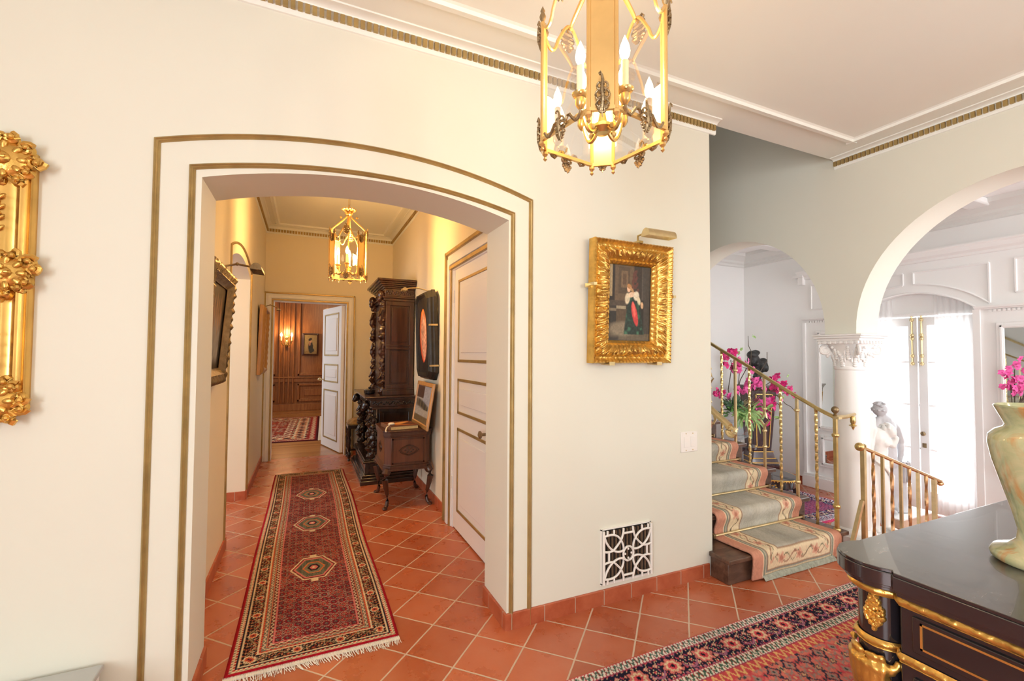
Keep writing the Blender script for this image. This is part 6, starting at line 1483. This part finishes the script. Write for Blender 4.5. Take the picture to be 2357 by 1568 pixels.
top.build('top', M['blacktop'], e, .0015)
body = MB().prism(outline(-.030, LX - .03, LY + .03, ro=-.012), .12, .866).prism(outline(-.016, LX - .02, LY + .02), .0135, .12)
body.build('body', M['black'], e, .002)
FX = -.087
dp = MB().box((FX + .024, -.98, .756), (FX + .034, -.085, .832)); dp.build('drawer_front', M['black'], e, .002)
lp_ = MB().box((FX + .024, -.98, .16), (FX + .034, -.085, .70)); lp_.build('door_front', M['black'], e, .002)
gd = MB()
def rect_band(mb, x, y0, y1, z0, z1, w_, t):
    for a in ((y0, y0+w_, z0, z1), (y1-w_, y1, z0, z1), (y0, y1, z0, z0+w_), (y0, y1, z1-w_, z1)): mb.box((x - t, a[0], a[2]), (x, a[1], a[3]))
rect_band(gd, FX + .025, -.94, -.100, .768, .824, .0042, .003)
gd.build('gilt_line', M['gilt_smooth'], e)
gd = MB(); rect_band(gd, FX + .025, -.94, -.100, .20, .66, .005, .003); gd.build('gilt_line', M['gilt_smooth'], e)
def band(z0, z1, off_, name, bead, amp=.004, ro=0.0):
    mb = MB(); O = outline(off_, LX, LY, 26, ro=ro)[0:-2]; L_ = [Vector((a, b)) for a, b in O]; acc = 0
    dense = []
    for a, b in zip(L_, L_[1:]):
        n = max(1, int((b-a).length/.004)); dense += [a.lerp(b, i/n) for i in range(n)]
    dense.append(L_[-1]); s = 0; prevp = dense[0]; path = []
    for i, p in enumerate(dense):
        q0, q1 = dense[max(0, i-1)], dense[min(len(dense)-1, i+1)]; t_ = (q1-q0).normalized(); nrm = Vector((-t_.y, t_.x)); s += (p - prevp).length; prevp = p
        path.append((p, nrm, s))
    k = 7; v = []
    for p, nrm, s in path:
        for j in range(k):
            u = j/(k-1); bul = math.sin(u*PI); rel_ = amp*(1 + .45*math.sin(s*2*PI/bead) * math.cos((u-.5)*3 + s*2*PI/bead*.5))*bul
            v.append((p.x + nrm.x*rel_, p.y + nrm.y*rel_, z0 + (z1-z0)*u))
    m = len(path); mb.add(v, [(i*k+j, (i+1)*k+j, (i+1)*k+j+1, i*k+j+1) for i in range(m-1) for j in range(k-1)])
    return mb.build(name, M['gilt'], e, ang=60)
band(.846, .866, -.022, 'gilt_band', .026, .006, -.004)
band(.841, .846, -.029, 'gilt_bead', .010, .003, -.008)
band(.722, .740, -.027, 'gilt_band', .018, .006, -.012)
band(.717, .722, -.029, 'gilt_bead', .010, .003, -.012)
lf = MB()
def on_lobe(a, z, d=0): return ((.050 + d)*math.cos(a), (.050 + d)*math.sin(a), z)
lf2 = MB(); rr = random.Random(4)
for i in range(13):
    f = i/12; z = .757 + .078*f; w_ = .34*(math.sin(PI*min(1, f*1.35))**.8 if f < .6 else .8*(1-f)**.5 + .06)
    for j in range(5):
        u = (j-2)/2; lf2.ball(on_lobe(PI + .12 + w_*u + .02*math.sin(i*2.3), z + .006*rr.random() + .006*abs(u), .001 + .002*rr.random()), (.0055 + .002*rr.random(), .006, .0055), 7, 5, Matrix.Rotation(rr.random()*2, 3, 'X'))
lf2.build('leaf_mount', M['gilt'], e)
cap = MB()
for i in range(60):
    a = PI*.55 + PI*.75*rr.random(); z = .60 + .105*rr.random(); d = .000 + .010*(z-.60)/.105
    cap.ball(on_lobe(a, z, d), (.009, .009, .008), 8, 5)
for q in range(7):
    a = PI*.62 + q*.26; cap.tube([on_lobe(a, .58, .0), on_lobe(a, .64, .010), on_lobe(a + .05, .685, .015), on_lobe(a + .1, .672, .019)], [.008, .009, .008, .005], 7)
cap.lathe([(.046, .50), (.054, .52), (.056, .55), (.048, .575), (.052, .60), (.056, .705)], (0, 0, 0), 26, cap=False)
cap.build('foliate_capital', M['gilt'], e, remesh=.0045)
cf = MB().lathe([(.07, .10), (.075, .14), (.068, .17), (.060, .30), (.062, .50)], (0, 0, 0), 24, cap=False); cf.build('corner_column', M['black'], e)
e = empty('onyx_vase', (1.570, .452, TZ), 'green and amber onyx vase standing on the black console', 'vase')
vm = MB().lathe([(.0, 0), (.088, 0), (.096, .006), (.098, .016), (.092, .026), (.066, .036), (.052, .052), (.050, .075), (.060, .12), (.076, .18), (.090, .235), (.0965, .275), (.095, .295), (.084, .308), (.069, .316), (.066, .322), (.076, .345), (.085, .366), (.082, .369), (.062, .325), (.06, .30), (.0, .30)], (0, 0, 0), 56, cap=False)
vm.build('vase_body', M['onyx'], e, ang=50)
